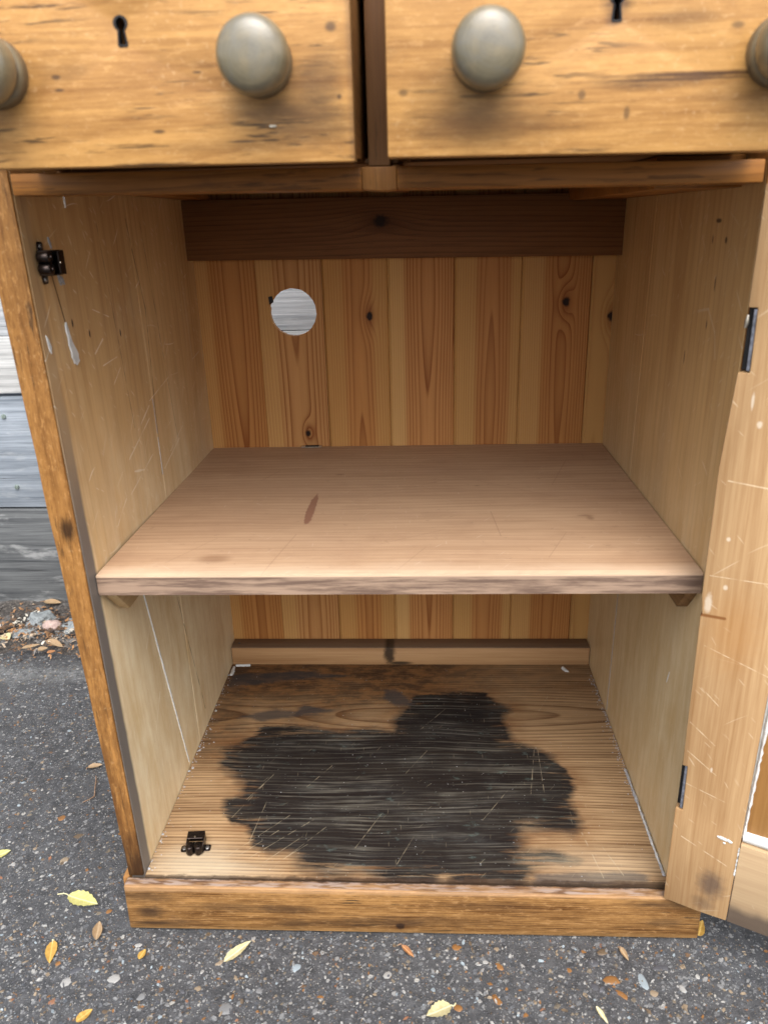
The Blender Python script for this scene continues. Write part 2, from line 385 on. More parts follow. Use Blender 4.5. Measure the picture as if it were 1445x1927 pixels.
# the ones the photograph shows largest
for s_ in ((4, .264, -.069, .006, .0135, .25), (0, .23, -.071, .0095, .0065, .1), (3, .29, -.052, .013, .006, .15), (5, .228, -.036, .0075, .005, .2), (0, .237, -.088, .0085, .004, -.7),
           (0, .102, -.097, .0055, .0095, .5), (0, .059, -.107, .0065, .005, .2), (5, -.366, -.020, .006, .011, .15), (6, -.381, -.109, .0065, .0045, .4), (5, -.457, .134, .011, .007, .5),
           (3, .214, -.050, .0075, .006, .0), (3, .21, -.079, .006, .007, .6), (0, .062, -.034, .005, .0065, .9), (0, .107, -.055, .004, .007, .8), (2, -.375, -.087, .009, .007, .5), (2, -.325, -.082, .01, .008, .3),
           (3, -.371, -.073, .008, .005, .4), (1, -.455, .09, .007, .006, .2), (4, -.12, -.062, .0075, .006, .2), (7, -.19, -.113, .01, .008, .2), (0, -.365, .01, .005, .004, 1), (1, .30, -.10, .007, .004, .6), (2, .305, -.078, .004, .006, .2), (1, .272, -.085, .006, .005, .3)):
    stone(*s_)
tries = 0
while len(placed) < 300 and tries < 20000:
    tries += 1
    if prng.random() < .55: x, y = prng.uniform(-.50, .42), prng.uniform(-.16, -.026)
    else: x, y = prng.uniform(-.86, -.345), prng.uniform(-.14, .56)
    if x > -.33 and y > -.03: continue
    if x < -.43 - (y + .137) * .52 - .03: continue
    a = min(.0085, prng.lognormvariate(math.log(.0034), .38)); b = a * prng.uniform(.55, .95)
    if any((x - p) ** 2 + (y - q) ** 2 < (a + c) ** 2 for p, q, c in placed): continue
    stone(prng.choices(range(8), (14, 16, 17, 9, 6, 15, 7, 16))[0], x, y, a, b, prng.uniform(0, 6.3), -.0002)
# the rest of the chips: uncountable
V = []; F = []; MI = []
for k in range(11000):
    if k % 5 < 2: x, y = prng.uniform(-.52, .46), prng.uniform(-.19, -.02)
    else: x, y = prng.uniform(-1.0, -.335), prng.uniform(-.19, .62)
    if x < -.43 - (y + .137) * .52 - .06: continue
    a = min(.0042, prng.lognormvariate(math.log(.0016), .45)); b = a * prng.uniform(.22, .8); sg = prng.choice((4, 5, 6)); ph = prng.uniform(0, 6.3); c, s_ = math.cos(ph), math.sin(ph)
    z = gz(x, y) if False else 0.0; base = len(V); tx, ty = prng.uniform(-.35, .35), prng.uniform(-.35, .35)
    for i in range(sg):
        q = 2 * math.pi * i / sg; r_ = prng.uniform(.75, 1.2); dx, dy = a * r_ * math.cos(q), b * r_ * math.sin(q)
        V.append([x + c * dx - s_ * dy, y + s_ * dx + c * dy, -.0006]); V.append([x + .72 * (c * dx - s_ * dy), y + .72 * (s_ * dx + c * dy), a * (.32 + .3 * (tx * math.cos(q) + ty * math.sin(q)))])
    for i in range(sg):
        j = (i + 1) % sg; F.append((base + 2 * i, base + 2 * j, base + 2 * j + 1, base + 2 * i + 1)); MI.append(0)
    F.append(tuple(base + 2 * i + 1 for i in range(sg))); MI.append(0)
    m_ = prng.choices(range(8), (5, 12, 20, 13, 5, 10, 2, 33))[0]
    for q in range(sg + 1): MI[-1 - q] = m_
V = np.array(V); V[:, 2] += ground_h(V[:, 0], V[:, 1])
me = bpy.data.meshes.new('gravel_chips'); me.from_pydata(V.tolist(), [], F); chips = link('gravel_chips', me, SM, ground); me.polygons.foreach_set('material_index', MI)
chips['kind'] = 'stuff'

# ================================================================== FENCE
def fence_mat(name, light, dark, seed, pale):
    n = NT(name); X, Y, Z = n.obj(); G, U = X, Z
    f1 = n.noise(n.add(n.mul(G, 2.2), seed), n.mul(U, 90), n.mul(Y, 90), 5, .7); f2 = n.noise(n.add(n.mul(G, 10), seed), n.mul(U, 420), n.mul(Y, 420), 3, .65)
    bl = n.noise(n.add(n.mul(G, 5), seed), n.mul(U, 11), 2, 4, .6)
    r = n.add(n.mul(n.noise(n.add(n.mul(G, .7), seed), n.mul(U, 6), 0, 2), 5.0), n.mul(U, 60)); ring = n.m('POWER', n.m('FRACT', r), 3)
    f = n.add(n.mul(n.sub(f1, .5), 2.4), n.add(n.mul(n.sub(f2, .5), 1.2), n.add(n.mul(n.sub(bl, .5), .9), n.add(.36, n.mul(ring, .25)))))
    col = n.mix(n.m('ADD', f, 0, clamp=True), light, dark)
    cr = n.noise(n.add(n.mul(G, 3), seed + 4), n.mul(U, 140), 7, 2, .5)
    crack = n.mul(n.ss(cr, .63, .69), n.ss(n.noise(n.add(n.mul(G, 3), seed), n.mul(U, 14), 1, 2), .42, .6))
    col = n.mix(n.mul(crack, .8), col, (.03, .03, .032, 1))
    pb = n.noise(n.add(n.mul(G, 7), seed), n.mul(U, 26), 3, 5, .7)
    col = n.mix(n.mul(n.ss(pb, .55, .7), pale), col, (.62, .63, .62, 1))
    return n.finish(col, .8, n.add(n.add(n.mul(f1, .8), n.mul(f2, .4)), n.mul(crack, -1)), .6, .002, spec=.25)
FY = .828
fence = thing('fence', 'weathered grey timber fence of wide horizontal boards behind the cupboard', 'fence', (-.3, FY, GZ))
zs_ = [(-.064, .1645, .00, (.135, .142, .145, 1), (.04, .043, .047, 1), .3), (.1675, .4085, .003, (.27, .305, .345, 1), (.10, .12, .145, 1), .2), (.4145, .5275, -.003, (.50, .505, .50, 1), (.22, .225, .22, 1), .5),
       (.5295, .72, .001, (.50, .52, .54, 1), (.22, .235, .25, 1), .4), (.723, .935, -.002, (.42, .43, .43, 1), (.2, .21, .22, 1), .3), (.938, 1.16, .002, (.42, .43, .43, 1), (.2, .21, .22, 1), .3), (1.163, 1.40, 0, (.42, .43, .43, 1), (.2, .21, .22, 1), .3)]
planks = []
for i, (z0, z1, dy, li, da, pale) in enumerate(zs_):
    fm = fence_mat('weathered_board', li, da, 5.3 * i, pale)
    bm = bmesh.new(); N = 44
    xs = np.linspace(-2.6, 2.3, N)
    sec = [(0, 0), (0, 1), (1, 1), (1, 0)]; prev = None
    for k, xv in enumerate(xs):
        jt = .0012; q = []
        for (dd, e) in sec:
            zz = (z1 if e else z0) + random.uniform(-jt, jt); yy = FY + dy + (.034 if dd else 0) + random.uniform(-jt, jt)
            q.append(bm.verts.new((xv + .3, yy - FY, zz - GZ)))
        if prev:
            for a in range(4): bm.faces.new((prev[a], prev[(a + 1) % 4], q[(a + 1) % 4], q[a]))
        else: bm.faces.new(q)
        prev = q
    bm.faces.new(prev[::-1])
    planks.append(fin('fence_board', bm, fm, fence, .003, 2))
pm = fence_mat('fence_post_wood', (.3, .3, .29, 1), (.14, .14, .14, 1), 44, .1)
for xv in (-1.75, -.15, 1.45): boxo('fence_post', (xv + .3, xv + .4, .04, .14, 0.001, 1.5), pm, fence, .004)
zinc = plain('zinc_screw', (.42, .5, .45, 1), .45, .8, .3, 400)
for (x, z, pl) in ((-.83, .367, 1), (-.8318, .2144, 1), (-.62, .30, 1), (-.41, .60, 3), (-1.02, .37, 1), (-1.02, .22, 1)):
    bm = bmesh.new(); y0 = zs_[pl][2] - .0012
    lathe(bm, [(.0, -.0012), (.0016, -.0012), (.0018, -.0022), (.0042, -.002), (.005, -.0004), (.005, .003)], 14, lambda a, b, d: (x + .3 + a, y0 + d, z - GZ + b))
    fin('screw_head', bm, zinc, planks[pl], 0, smooth=True)

# ================================================================== WOODS OF THE CUPBOARD
SC = [(.9, 40, 620, .012, .4, .012), (-.5, 55, 700, .012, .4, .014), (1.6, 60, 660, .010, .4, .02), (2.4, 34, 720, .010, .4, .01)]
SCd = [(.9, 26, 560, .016, .47, .06), (-.6, 60, 600, .018, .45, .05), (1.5, 18, 560, .010, .47, .08), (2.3, 80, 640, .03, .45, .04)]
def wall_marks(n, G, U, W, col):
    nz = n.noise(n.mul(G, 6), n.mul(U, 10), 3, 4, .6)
    worn = n.sub(1, n.ss(n.add(G, n.mul(n.sub(nz, .5), .35)), .25, .62)); dust = n.add(n.mul(n.ss(nz, .5, .75), .22), n.mul(worn, .80)); col = n.mix(dust, col, n.mix(n.ss(n.add(n.mul(n.noise(n.mul(G, 8), n.mul(U, 70), 5, 4, .7), .5), n.mul(n.noise(n.mul(G, 9), n.mul(U, 16), 15, 5, .7), .5)), .30, .72), (.64, .47, .25, 1), (.88, .77, .54, 1))); sm = n.add(n.mul(G, .8), n.mul(U, .6)); sc2 = n.noise(n.mul(sm, 14), n.mul(n.sub(n.mul(U, .8), n.mul(G, .6)), 130), 2, 4, .7); col = n.mix(n.mul(n.mul(n.ss(sc2, .58, .7), n.add(.2, worn)), .35), col, (.78, .70, .58, 1))  # mask turns the wall paler towards the bottom, more orange towards the top
    e = n.mul(n.sub(n.noise(n.mul(G, 14), n.mul(U, 3), 1, 4, .6), .5), .007)                 # old grey paint band that the door once covered
    band = n.ss(n.mul(n.add(U, e), -1), -.0285, -.0215)
    band = n.mul(band, n.sub(1, n.mul(n.ss(G, .40, .62), .72)))
    col = n.mix(n.mul(band, .9), col, (.105, .10, .105, 1))
    for (p, q, wd) in (((.73, .30), (.45, .335), .0004), ((.30, .235), (.03, .30), .0005), ((.73, .17), (.5, .19), .0004), ((.735, .254), (.63, .279), .0007), ((.63, .279), (.42, .257), .0006), ((.70, .045), (.63, .062), .0014)):
        col = n.mix(n.mul(n.seg(G, U, p, q, wd, n.mul(n.sub(n.noise(n.mul(G, 50), 2, 2, 2), .5), .003)), .8), col, (.05, .025, .012, 1))
    for (p, q, wd) in (((.651, .434), (.536, .443), .0006), ((.54, .444), (.545, .482), .0006)):
        col = n.mix(n.mul(n.seg(G, U, p, q, wd), .6), col, (.62, .56, .46, 1))
    nz2 = n.mul(n.sub(n.noise(n.mul(G, 35), n.mul(U, 35), 2, 3), .5), .004)
    for (p, q, wd) in (((.645, .126), (.633, .165), .0007), ((.60, .115), (.612, .14), .0009), ((.585, .13), (.588, .17), .0006), ((.56, .15), (.575, .175), .0007), ((.495, .20), (.515, .245), .0008), ((.47, .16), (.50, .24), .0005), ((.452, .17), (.445, .20), .0012), ((.43, .15), (.455, .235), .0006), ((.425, .27), (.447, .34), .0008), ((.44, .30), (.46, .36), .0006), ((.52, .25), (.535, .33), .0005), ((.41, .10), (.43, .135), .0007), ((.24, .12), (.265, .15), .0005), ((.12, .10), (.165, .14), .0005), ((.20, .26), (.25, .30), .0005), ((.30, .22), (.25, .25), .0005)):
        col = n.mix(n.mul(n.seg(G, U, p, q, wd, nz2), .6), col, (.84, .76, .62, 1))
    for (g0, u0) in ((.622, .11), (.637, .075), (.612, .19)):
        col = n.mix(n.blob(G, U, g0, u0, .004, .0016), col, (.03, .015, .01, 1))
    outer = n.m('LESS_THAN', n.add(W, n.mul(G, .0353)), -.3243)              # the outside of the cupboard is waxed like its front edges
    ow = n.noise(n.mul(G, 6), n.mul(U, 90), 3, 5, .7)
    return n.mix(outer, col, n.mix(n.ss(ow, .35, .68), (.33, .165, .05, 1), (.12, .047, .012, 1)))
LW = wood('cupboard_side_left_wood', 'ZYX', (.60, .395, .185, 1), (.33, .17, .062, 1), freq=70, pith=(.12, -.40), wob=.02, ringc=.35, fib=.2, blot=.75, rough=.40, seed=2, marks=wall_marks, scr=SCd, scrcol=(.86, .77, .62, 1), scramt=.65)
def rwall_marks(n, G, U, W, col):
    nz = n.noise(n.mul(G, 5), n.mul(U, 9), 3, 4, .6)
    worn = n.sub(1, n.ss(n.add(G, n.mul(n.sub(nz, .5), .35)), .25, .62)); col = n.mix(n.add(n.mul(n.ss(nz, .52, .78), .2), n.mul(worn, .72)), col, n.mix(n.ss(n.add(n.mul(n.noise(n.mul(G, 8), n.mul(U, 70), 5, 4, .7), .5), n.mul(n.noise(n.mul(G, 9), n.mul(U, 16), 15, 5, .7), .5)), .30, .72), (.55, .39, .19, 1), (.76, .63, .41, 1)))  # same blend on the right wall: paler low down, oranger higher up
    for (g0, u0, a, b) in ((.579, .156, .007, .0014), (.66, .09, .007, .0014), (.70, .111, .004, .0015), (.717, .10, .002, .007), (.62, .1, .004, .0015), (.70, .075, .003, .003)):
        col = n.mix(n.mul(n.blob(G, U, g0, u0, a, b), .85), col, (.04, .02, .012, 1))
    for (p, q) in (((.63, .129), (.635, .10)), ((.635, .10), (.616, .075)), ((.616, .075), (.592, .066))):
        col = n.mix(n.mul(n.seg(G, U, p, q, .0014), .35), col, (.6, .52, .4, 1))
    return col
RW = wood('cupboard_side_right_wood', 'ZYX', (.57, .375, .17, 1), (.31, .16, .056, 1), freq=75, pith=(.2, .345), wob=.02, ringc=.35, fib=.2, blot=.7, rough=.40, seed=9, marks=rwall_marks, scr=SCd, scrcol=(.72, .62, .48, 1), scramt=.5)
EDGE = wood('polished_edge_wood', 'ZYX', (.31, .15, .044, 1), (.095, .036, .009, 1), freq=300, pith=(.1, -.3), ringc=.3, fib=.3, blot=.9, sf=3, mott=.6, fleck=.7, rough=.38, seed=4, grime=.35, grimecol=(.045, .022, .01, 1), speck=.25, bump=.5,
            marks=lambda n, G, U, W, col: n.mix(n.mul(n.ss(n.mul(n.add(G, n.mul(n.sub(n.noise(n.mul(G, 30), n.mul(W, 200), 0, 3), .5), .10)), -1), -.085, -.005), .85), n.mix(n.mul(n.mul(n.ss(n.mul(G, -1), -.45, -.15), n.ss(n.noise(n.mul(G, 22), n.mul(W, 120), 3, 4, .7), .35, .6)), .6), n.mix(n.mul(n.blob(G, W, .445, -.326, .011, .007, .6), .85), col, (.02, .01, .006, 1)), (.085, .036, .012, 1)), (.03, .015, .008, 1)))
BD = (.20, .058, .013, 1)
DRAW = dict(light=(.47, .253, .08, 1), dark=(.19, .078, .02, 1), freq=240, ringc=.35, fib=.42, blot=.5, sf=1.1, mott=.32, rough=.36, grimecol=(.075, .04, .018, 1), bump=.4, spec=.3, speck=.3)
def dl_marks(n, G, U, W, col):
    nz = n.mul(n.sub(n.noise(n.mul(G, 60), n.mul(U, 260), 0, 4, .7), .5), 1.3)
    for (g0, u0, a, b, k) in ((-.048, .79, .034, .014, .5), (-.055, .805, .022, .018, .35), (-.08, .798, .02, .006, .35), (-.285, .79, .02, .03, .3), (-.04, .815, .012, .02, .4), (-.12, .778, .05, .004, .15)):
        col = n.mix(n.mul(n.blob(G, U, g0, u0, a, b, .6, nz), k), col, (.06, .035, .02, 1))
    for (g0, u0, a, b) in ((-.032, .848, .0035, .003), (-.224, .824, .003, .0015), (-.223, .816, .003, .001), (-.125, .824, .003, .0008), (-.028, .806, .0015, .0015), (-.165, .803, .008, .0005), (-.156, .788, .004, .0012), (-.097, .78, .010, .0008)):
        col = n.mix(n.mul(n.blob(G, U, g0, u0, a, b, .5), .75), col, (.05, .03, .02, 1))
    edge = n.mul(n.ss(G, -.024, -.019), .5)
    return n.mix(edge, col, (.12, .06, .025, 1))
WDL = wood('left_drawer_wood', 'XZY', pith=(.86, .55), wob=.012, fleck=.8, grime=.35, seed=3, marks=dl_marks, **DRAW)
def dr_marks(n, G, U, W, col):
    nz = n.mul(n.sub(n.noise(n.mul(G, 50), n.mul(U, 230), 0, 4, .7), .5), 1.3)
    for (g0, u0, a, b, k) in ((.1568, .856, .009, .006, .8), (.155, .846, .005, .004, .6), (.07, .785, .05, .012, .5), (.05, .80, .03, .02, .3), (.215, .812, .055, .0018, .95), (.20, .8095, .05, .0012, .9), (.18, .807, .03, .0035, .45), (.245, .80, .03, .01, .3), (.16, .87, .04, .01, .3), (.09, .876, .03, .006, .3), (.2, .845, .02, .006, .35)):
        col = n.mix(n.mul(n.blob(G, U, g0, u0, a, b, .6, nz), k), col, (.075, .035, .016, 1))
    for (g0, u0, a, b) in ((.016, .807, .003, .0022), (.137, .802, .0025, .003), (.168, .79, .002, .004), (.236, .84, .004, .002), (.253, .82, .006, .01)):
        col = n.mix(n.mul(n.blob(G, U, g0, u0, a, b, .5), .6), col, (.06, .035, .02, 1))
    return col
WDR = wood('right_drawer_wood', 'XZY', pith=(.78, .45), wob=.012, fleck=.8, grime=.4, seed=8, marks=dr_marks, **DRAW)
WRAIL = wood('front_rail_wood', 'XZY', (.32, .135, .032, 1), (.11, .04, .009, 1), freq=260, pith=(.7, -.1), ringc=.4, fib=.35, blot=.6, fleck=.5, grime=.5, rough=.4, seed=6, bump=.4)
WDARK = wood('dark_back_rail_wood', 'XZY', (.17, .072, .024, 1), (.07, .028, .010, 1), freq=170, pith=(.9, .52), wob=.02, ringc=.6, fib=.3, blot=.4, rough=.6, seed=12, knots=((-.0295, .724, .011),), fleck=.3)
WDIV = wood('drawer_divider_wood', 'ZXY', (.17, .085, .035, 1), (.08, .036, .015, 1), freq=200, ringc=.4, fleck=.4, seed=14, rough=.5)
def shelf_marks(n, G, U, W, col):
    a = n.add(n.attr('stain'), n.mul(n.sub(n.noise(n.mul(G, 180), n.mul(U, 180), 0, 3), .5), .0035))
    col = n.mix(n.mul(n.ss(a, -.0012, .0008), .8), col, (.20, .085, .055, 1))
    b = n.noise(n.mul(G, 7), n.mul(U, 12), 2, 4, .65)
    col = n.mix(n.mul(n.ss(b, .48, .72), .3), col, (.35, .215, .14, 1))
    for (g0, u0, r1, r2) in ((.226, .175, .004, .006), (.222, .183, .009, .003), (-.091, .356, .006, .003), (.10, .30, .003, .002), (-.2, .06, .016, .010)):
        col = n.mix(n.mul(n.blob(G, U, g0, u0, r1, r2, .6), .5), col, (.17, .08, .04, 1))
    for (p, q, wd) in (((-.25, .05), (-.21, .12), .0004), ((-.02, .10), (.05, .14), .0004), ((.16, .06), (.19, .13), .0004), ((-.17, .20), (-.03, .215), .0004), ((.2, .30), (.24, .42), .0004), ((-.22, .40), (-.12, .38), .0005), ((.0, .03), (.03, .09), .0004), ((-.12, .13), (-.14, .02), .0005), ((.11, .20), (.115, .12), .0006), ((-.2, .33), (-.18, .38), .0005), ((.05, .36), (.2, .25), .0004), ((-.05, .25), (.06, .33), .0004)):
        col = n.mix(n.mul(n.seg(G, U, p, q, wd), .4), col, (.2, .1, .06, 1))
    dn_ = n.noise(n.mul(G, 55), n.mul(U, 90), 6, 4, .7); col = n.mix(n.mul(n.ss(dn_, .62, .70), .35), col, (.2, .11, .07, 1)); bl2 = n.noise(n.mul(G, 10), n.mul(U, 22), 16, 5, .7); col = n.mix(n.mul(n.ss(bl2, .5, .68), .28), col, (.30, .175, .105, 1))
    wf = n.ss(n.mul(n.add(U, n.mul(n.sub(b, .5), .05)), -1), -.055, -.022); col = n.mix(n.mul(wf, .4), col, (.68, .53, .39, 1))
    # the front edge is rubbed grey-brown by hands; the arris above it bare
    fr = n.mul(n.ss(n.mul(W, -1), -.384, -.3825), n.ss(n.mul(U, -1), -.0235, -.0215))
    gn = n.noise(n.mul(G, 12), n.mul(W, 150), 0, 4, .65)
    return n.mix(n.mul(fr, n.add(.72, n.mul(n.ss(gn, .40, .60), .26))), col, n.mix(n.ss(gn, .35, .65), (.20, .135, .10, 1), (.12, .078, .058, 1)))
SH = wood('shelf_wood', 'XYZ', (.50, .335, .21, 1), (.26, .14, .075, 1), freq=170, pith=(.85, -.5), wob=.02, ringc=.35, fib=.25, blot=.4, rough=.5, seed=21, marks=shelf_marks, scr=SC, scrcol=(.66, .55, .45, 1), scramt=.35)
def floor_marks(n, G, U, W, col):
    Uw = n.add(U, n.add(n.mul(n.sub(n.noise(n.mul(G, 3.2), n.mul(U, 6), 31, 2), .5), .030), n.mul(n.sub(n.noise(n.mul(G, 11), n.mul(U, 18), 33, 2), .5), .004)))
    e1 = n.noise(n.mul(G, 26), n.mul(U, 60), 0, 5, .7); e2 = n.noise(n.mul(G, 7), n.mul(Uw, 190), 4, 4, .7)
    # darker brown towards the back and left
    t = n.noise(n.mul(G, 5), n.mul(U, 9), 7, 4, .6)
    back = n.mul(n.ss(n.add(U, n.mul(n.sub(t, .5), .30)), .24, .44), n.sub(1, n.mul(n.ss(G, .02, .2), .6))); lz = n.mul(n.ss(n.mul(n.add(G, n.mul(n.sub(t, .5), .10)), -1), .20, .30), n.mul(n.ss(U, .16, .26), .7)); back = n.mx(back, lz)
    col = n.mix(n.mul(back, .88), col, n.mix(n.ss(e1, .38, .60), (.17, .08, .028, 1), (.042, .021, .011, 1)))
    a = n.add(n.attr('stain'), n.add(n.mul(n.sub(e1, .5), .024), n.mul(n.sub(e2, .5), .022)))
    hn = n.noise(n.mul(G, 9), n.mul(U, 22), 8, 3, .6); halo = n.mul(n.ss(a, -.040, .0), n.ss(hn, .35, .65)); col = n.mix(n.mul(halo, .8), col, (.135, .06, .022, 1))
    soft = n.noise(n.mul(G, 6), n.mul(U, 6), 11, 2); st = n.m('DIVIDE', n.add(a, n.add(.005, n.mul(soft, .008))), n.add(.001, n.mul(n.m('POWER', soft, 3.0), .085)), clamp=True)
    brk = n.noise(n.mul(G, 9), n.mul(Uw, 110), 12, 5, .72); st = n.mul(st, n.sub(1, n.mul(n.mul(n.ss(brk, .52, .64), n.sub(1, n.ss(a, .006, .03))), .6)))
    worn = n.noise(n.mul(G, 7), n.mul(Uw, 26), 9, 6, .78); w2 = n.noise(n.mul(G, 13), n.mul(U, 13), 5, 3, .6)
    blk = n.mix(n.mul(n.ss(worn, .42, .78), n.add(.25, n.mul(n.ss(w2, .4, .68), .6))), (.0036, .0044, .0060, 1), (.060, .063, .060, 1))
    fl = n.noise(n.mul(G, 5), n.mul(Uw, 260), 3, 3, .7); blk = n.mix(n.mul(n.mul(n.ss(fl, .5, .62), n.add(.35, n.mul(n.ss(w2, .38, .62), .65))), .6), blk, (.13, .122, .10, 1)); blk = n.mix(n.mul(n.ss(n.mul(fl, -1), -.46, -.36), .8), blk, (.003, .003, .004, 1))
    gr = n.noise(n.mul(G, 40), n.mul(U, 70), 3, 4, .7); blk = n.mix(n.mul(n.ss(gr, .6, .72), .35), blk, (.10, .15, .14, 1))
    col = n.mix(n.mul(st, .955), col, blk)
    a2 = n.add(n.attr('stain2'), n.add(n.mul(n.sub(e1, .5), .02), n.mul(n.sub(e2, .5), .012)))
    col = n.mix(n.mul(n.ss(a2, -.005, .005), .72), col, (.042, .043, .046, 1))
    sc = n.scratches(G, U, [(1.57, 70, 800, .012, .42, .01), (.9, 60, 800, .012, .42, .02)])
    col = n.mix(n.mul(sc, .22), col, (.42, .35, .23, 1)); nz2 = n.mul(n.sub(n.noise(n.mul(G, 60), n.mul(U, 60), 2, 3), .5), .0016); gap = n.ss(n.noise(n.mul(G, 90), n.mul(U, 90), 6, 2), .38, .55)
    for (p, q, wd) in (((-.215, .035), (-.150, .105), .0005), ((-.205, .032), (-.160, .078), .0005), ((-.190, .030), (-.118, .098), .0006), ((-.172, .022), (-.128, .068), .0006), ((-.160, .018), (-.120, .055), .0005), ((-.146, .030), (-.100, .085), .0005), ((-.225, .10), (-.195, .165), .0006), ((-.215, .13), (-.185, .185), .0005), ((-.135, .16), (-.105, .205), .0005), ((-.195, .045), (-.185, .13), .0004), ((.168, .150), (.185, .245), .0006), ((.186, .15), (.190, .245), .0006), ((.02, .29), (.06, .345), .0004), ((.235, .0), (.222, .08), .0009), ((.262, .0), (.238, .07), .0008), ((.10, .10), (.14, .16), .0004), ((-.06, .05), (-.03, .11), .0004), ((-.01, .02), (.012, .07), .0004), ((.0, .19), (.03, .24), .0004), ((.20, .33), (.225, .38), .0004)):
        col = n.mix(n.mul(n.mul(n.seg(G, U, p, q, wd * .8, nz2), gap), .38), col, (.38, .32, .22, 1))
    for (g0, u0, a_, b_, k) in ((-.255, .02, .045, .028, .5), (-.20, .012, .04, .012, .3), (.235, .03, .07, .02, .2)):
        col = n.mix(n.mul(n.blob(G, U, g0, u0, a_, b_, .8, n.mul(n.sub(e1, .5), 1.2)), k), col, (.50, .43, .31, 1))
    dust = n.noise(n.mul(G, 330), n.mul(U, 330), 3, 2, .6)
    col = n.mix(n.mul(n.ss(dust, .70, .76), .5), col, (.5, .52, .5, 1))
    lip = n.mul(n.ss(n.mul(n.add(U, n.mul(n.sub(e1, .5), .012)), -1), -.006, -.002), .8)
    return n.mix(lip, col, (.03, .018, .012, 1))
FLM = wood('cupboard_floor_wood', 'XYZ', (.41, .275, .15, 1), (.115, .06, .028, 1), freq=190, pith=(.33, -.06), wob=.03, ringc=.95, fib=.4, blot=.4, rough=.75, seed=31, marks=floor_marks, bump=.5, spec=.12)
def plinth_marks(n, G, U, W, col):
    nz = n.mul(n.sub(n.noise(n.mul(G, 60), n.mul(U, 200), 0, 4, .7), .5), 1.6)
    for (g0, u0, a, b, k) in ((-.305, -.013, .03, .008, .6), (-.30, -.037, .014, .008, .8), (-.295, -.055, .022, .003, .8), (-.205, -.028, .05, .006, .45), (-.135, -.03, .03, .006, .6), (-.128, -.052, .022, .006, .5), (-.06, -.05, .06, .006, .4), (.30, -.013, .04, .006, .6), (.3, -.04, .02, .006, .55), (.1, -.02, .05, .006, .3), (.02, -.045, .08, .008, .3)):
        col = n.mix(n.mul(n.blob(G, U, g0, u0, a, b, .7, nz), k), col, (.035, .02, .012, 1))
    worn = n.ss(n.add(U, n.mul(n.sub(n.noise(n.mul(G, 30), 3, 3, 4), .5), .004)), -.0075, -.004)
    col = n.mix(n.mul(worn, .45), col, (.38, .23, .12, 1))
    tp = n.mul(n.ss(W, -.0142, -.0125), n.ss(U, -.012, -.008)); tn = n.noise(n.mul(G, 18), n.mul(W, 160), 4, 5, .7)
    col = n.mix(n.mul(tp, n.add(.25, n.mul(n.ss(tn, .4, .6), .6))), col, n.mix(n.ss(n.noise(n.mul(G, 40), n.mul(W, 200), 9, 3), .42, .6), (.30, .24, .21, 1), (.09, .05, .035, 1)))
    jag = n.ss(n.add(W, n.mul(n.sub(n.noise(n.mul(G, 60), 1, 1, 4, .7), .5), .010)), -.0045, -.0025); col = n.mix(n.mul(jag, .8), col, (.03, .02, .016, 1))
    b2 = n.ss(n.mul(U, -1), .055, .066)
    return n.mix(n.mul(b2, .4), col, (.33, .20, .08, 1))
PL = wood('plinth_wood', 'XZY', (.285, .15, .052, 1), (.075, .03, .008, 1), freq=300, pith=(-.3, -.05), ringc=.5, fib=.62, blot=.8, sf=1.6, mott=.5, fleck=.9, grime=.5, rough=.42, seed=41, marks=plinth_marks, bump=.5, knots=((-.004, -.053, .006),))
BAT = wood('batten_wood', 'XZY', (.44, .265, .13, 1), (.25, .12, .048, 1), freq=110, pith=(.06, .3), ringc=.45, rough=.6, seed=51,
           marks=lambda n, G, U, W, col: n.mix(n.mul(n.mx(n.blob(G, U, -.033, .022, .009, .019, .5, n.mul(n.sub(n.noise(n.mul(G, 90), n.mul(U, 90), 0, 4, .7), .5), 1.4)), n.blob(G, U, -.015, .004, .02, .003, .5)), .9), n.mix(n.mul(n.ss(U, .0328, .0338), .85), col, (.13, .09, .062, 1)), (.02, .014, .01, 1)))
DOORS = dict(light=(.41, .265, .135, 1), dark=(.25, .13, .052, 1), freq=150, ringc=.35, fib=.42, blot=.5, rough=.42, scr=SCd, scrcol=(.66, .54, .38, 1), scramt=.4, bump=.3)
def stile_marks(n, G, U, W, col):
    nz = n.mul(n.sub(n.noise(n.mul(G, 160), n.mul(U, 110), 0, 4, .7), .5), 1.3)
    col = n.mix(n.mul(n.blob(G, U, .039, .046, .016, .011, .7, nz), .75), col, (.085, .06, .05, 1))
    col = n.mix(n.mul(n.blob(G, U, .010, .041, .008, .01, .7, nz), .45), col, (.09, .06, .045, 1))
    col = n.mix(n.mul(n.blob(G, U, .345, .03, .035, .022, .8, nz), .35), col, (.36, .17, .05, 1))
    for (p, q, wd) in (((.3255, .0078), (.3068, .0673), .0004), ((.4007, .0042), (.4023, .0546), .0004), ((.4962, .0093), (.4935, .0425), .0006), ((.16, .006), (.15, .05), .0004), ((.20, .005), (.18, .035), .0004), ((.235, .004), (.215, .03), .0005), ((.09, .01), (.07, .06), .0005), ((.278, .01), (.262, .028), .0004)):
        col = n.mix(n.mul(n.mul(n.seg(G, U, p, q, wd), n.ss(n.noise(n.mul(G, 70), n.mul(U, 90), 1, 2), .35, .6)), .55), col, (.72, .6, .42, 1))
    col = n.mix(n.mul(n.seg(G, U, (.3581, .0), (.3588, .022), .0016), .9), col, (.18, .07, .02, 1))
    for (g0, u0, a, b) in ((.3911, .019, .0025, .002), (.372, .006, .010, .003), (.185, .03, .003, .001), (.44, .016, .002, .0015), (.57, .02, .007, .0012), (.55, .028, .003, .002)):
        col = n.mix(n.mul(n.blob(G, U, g0, u0, a, b, .4, nz), .45), col, (.72, .66, .55, 1))
    return col
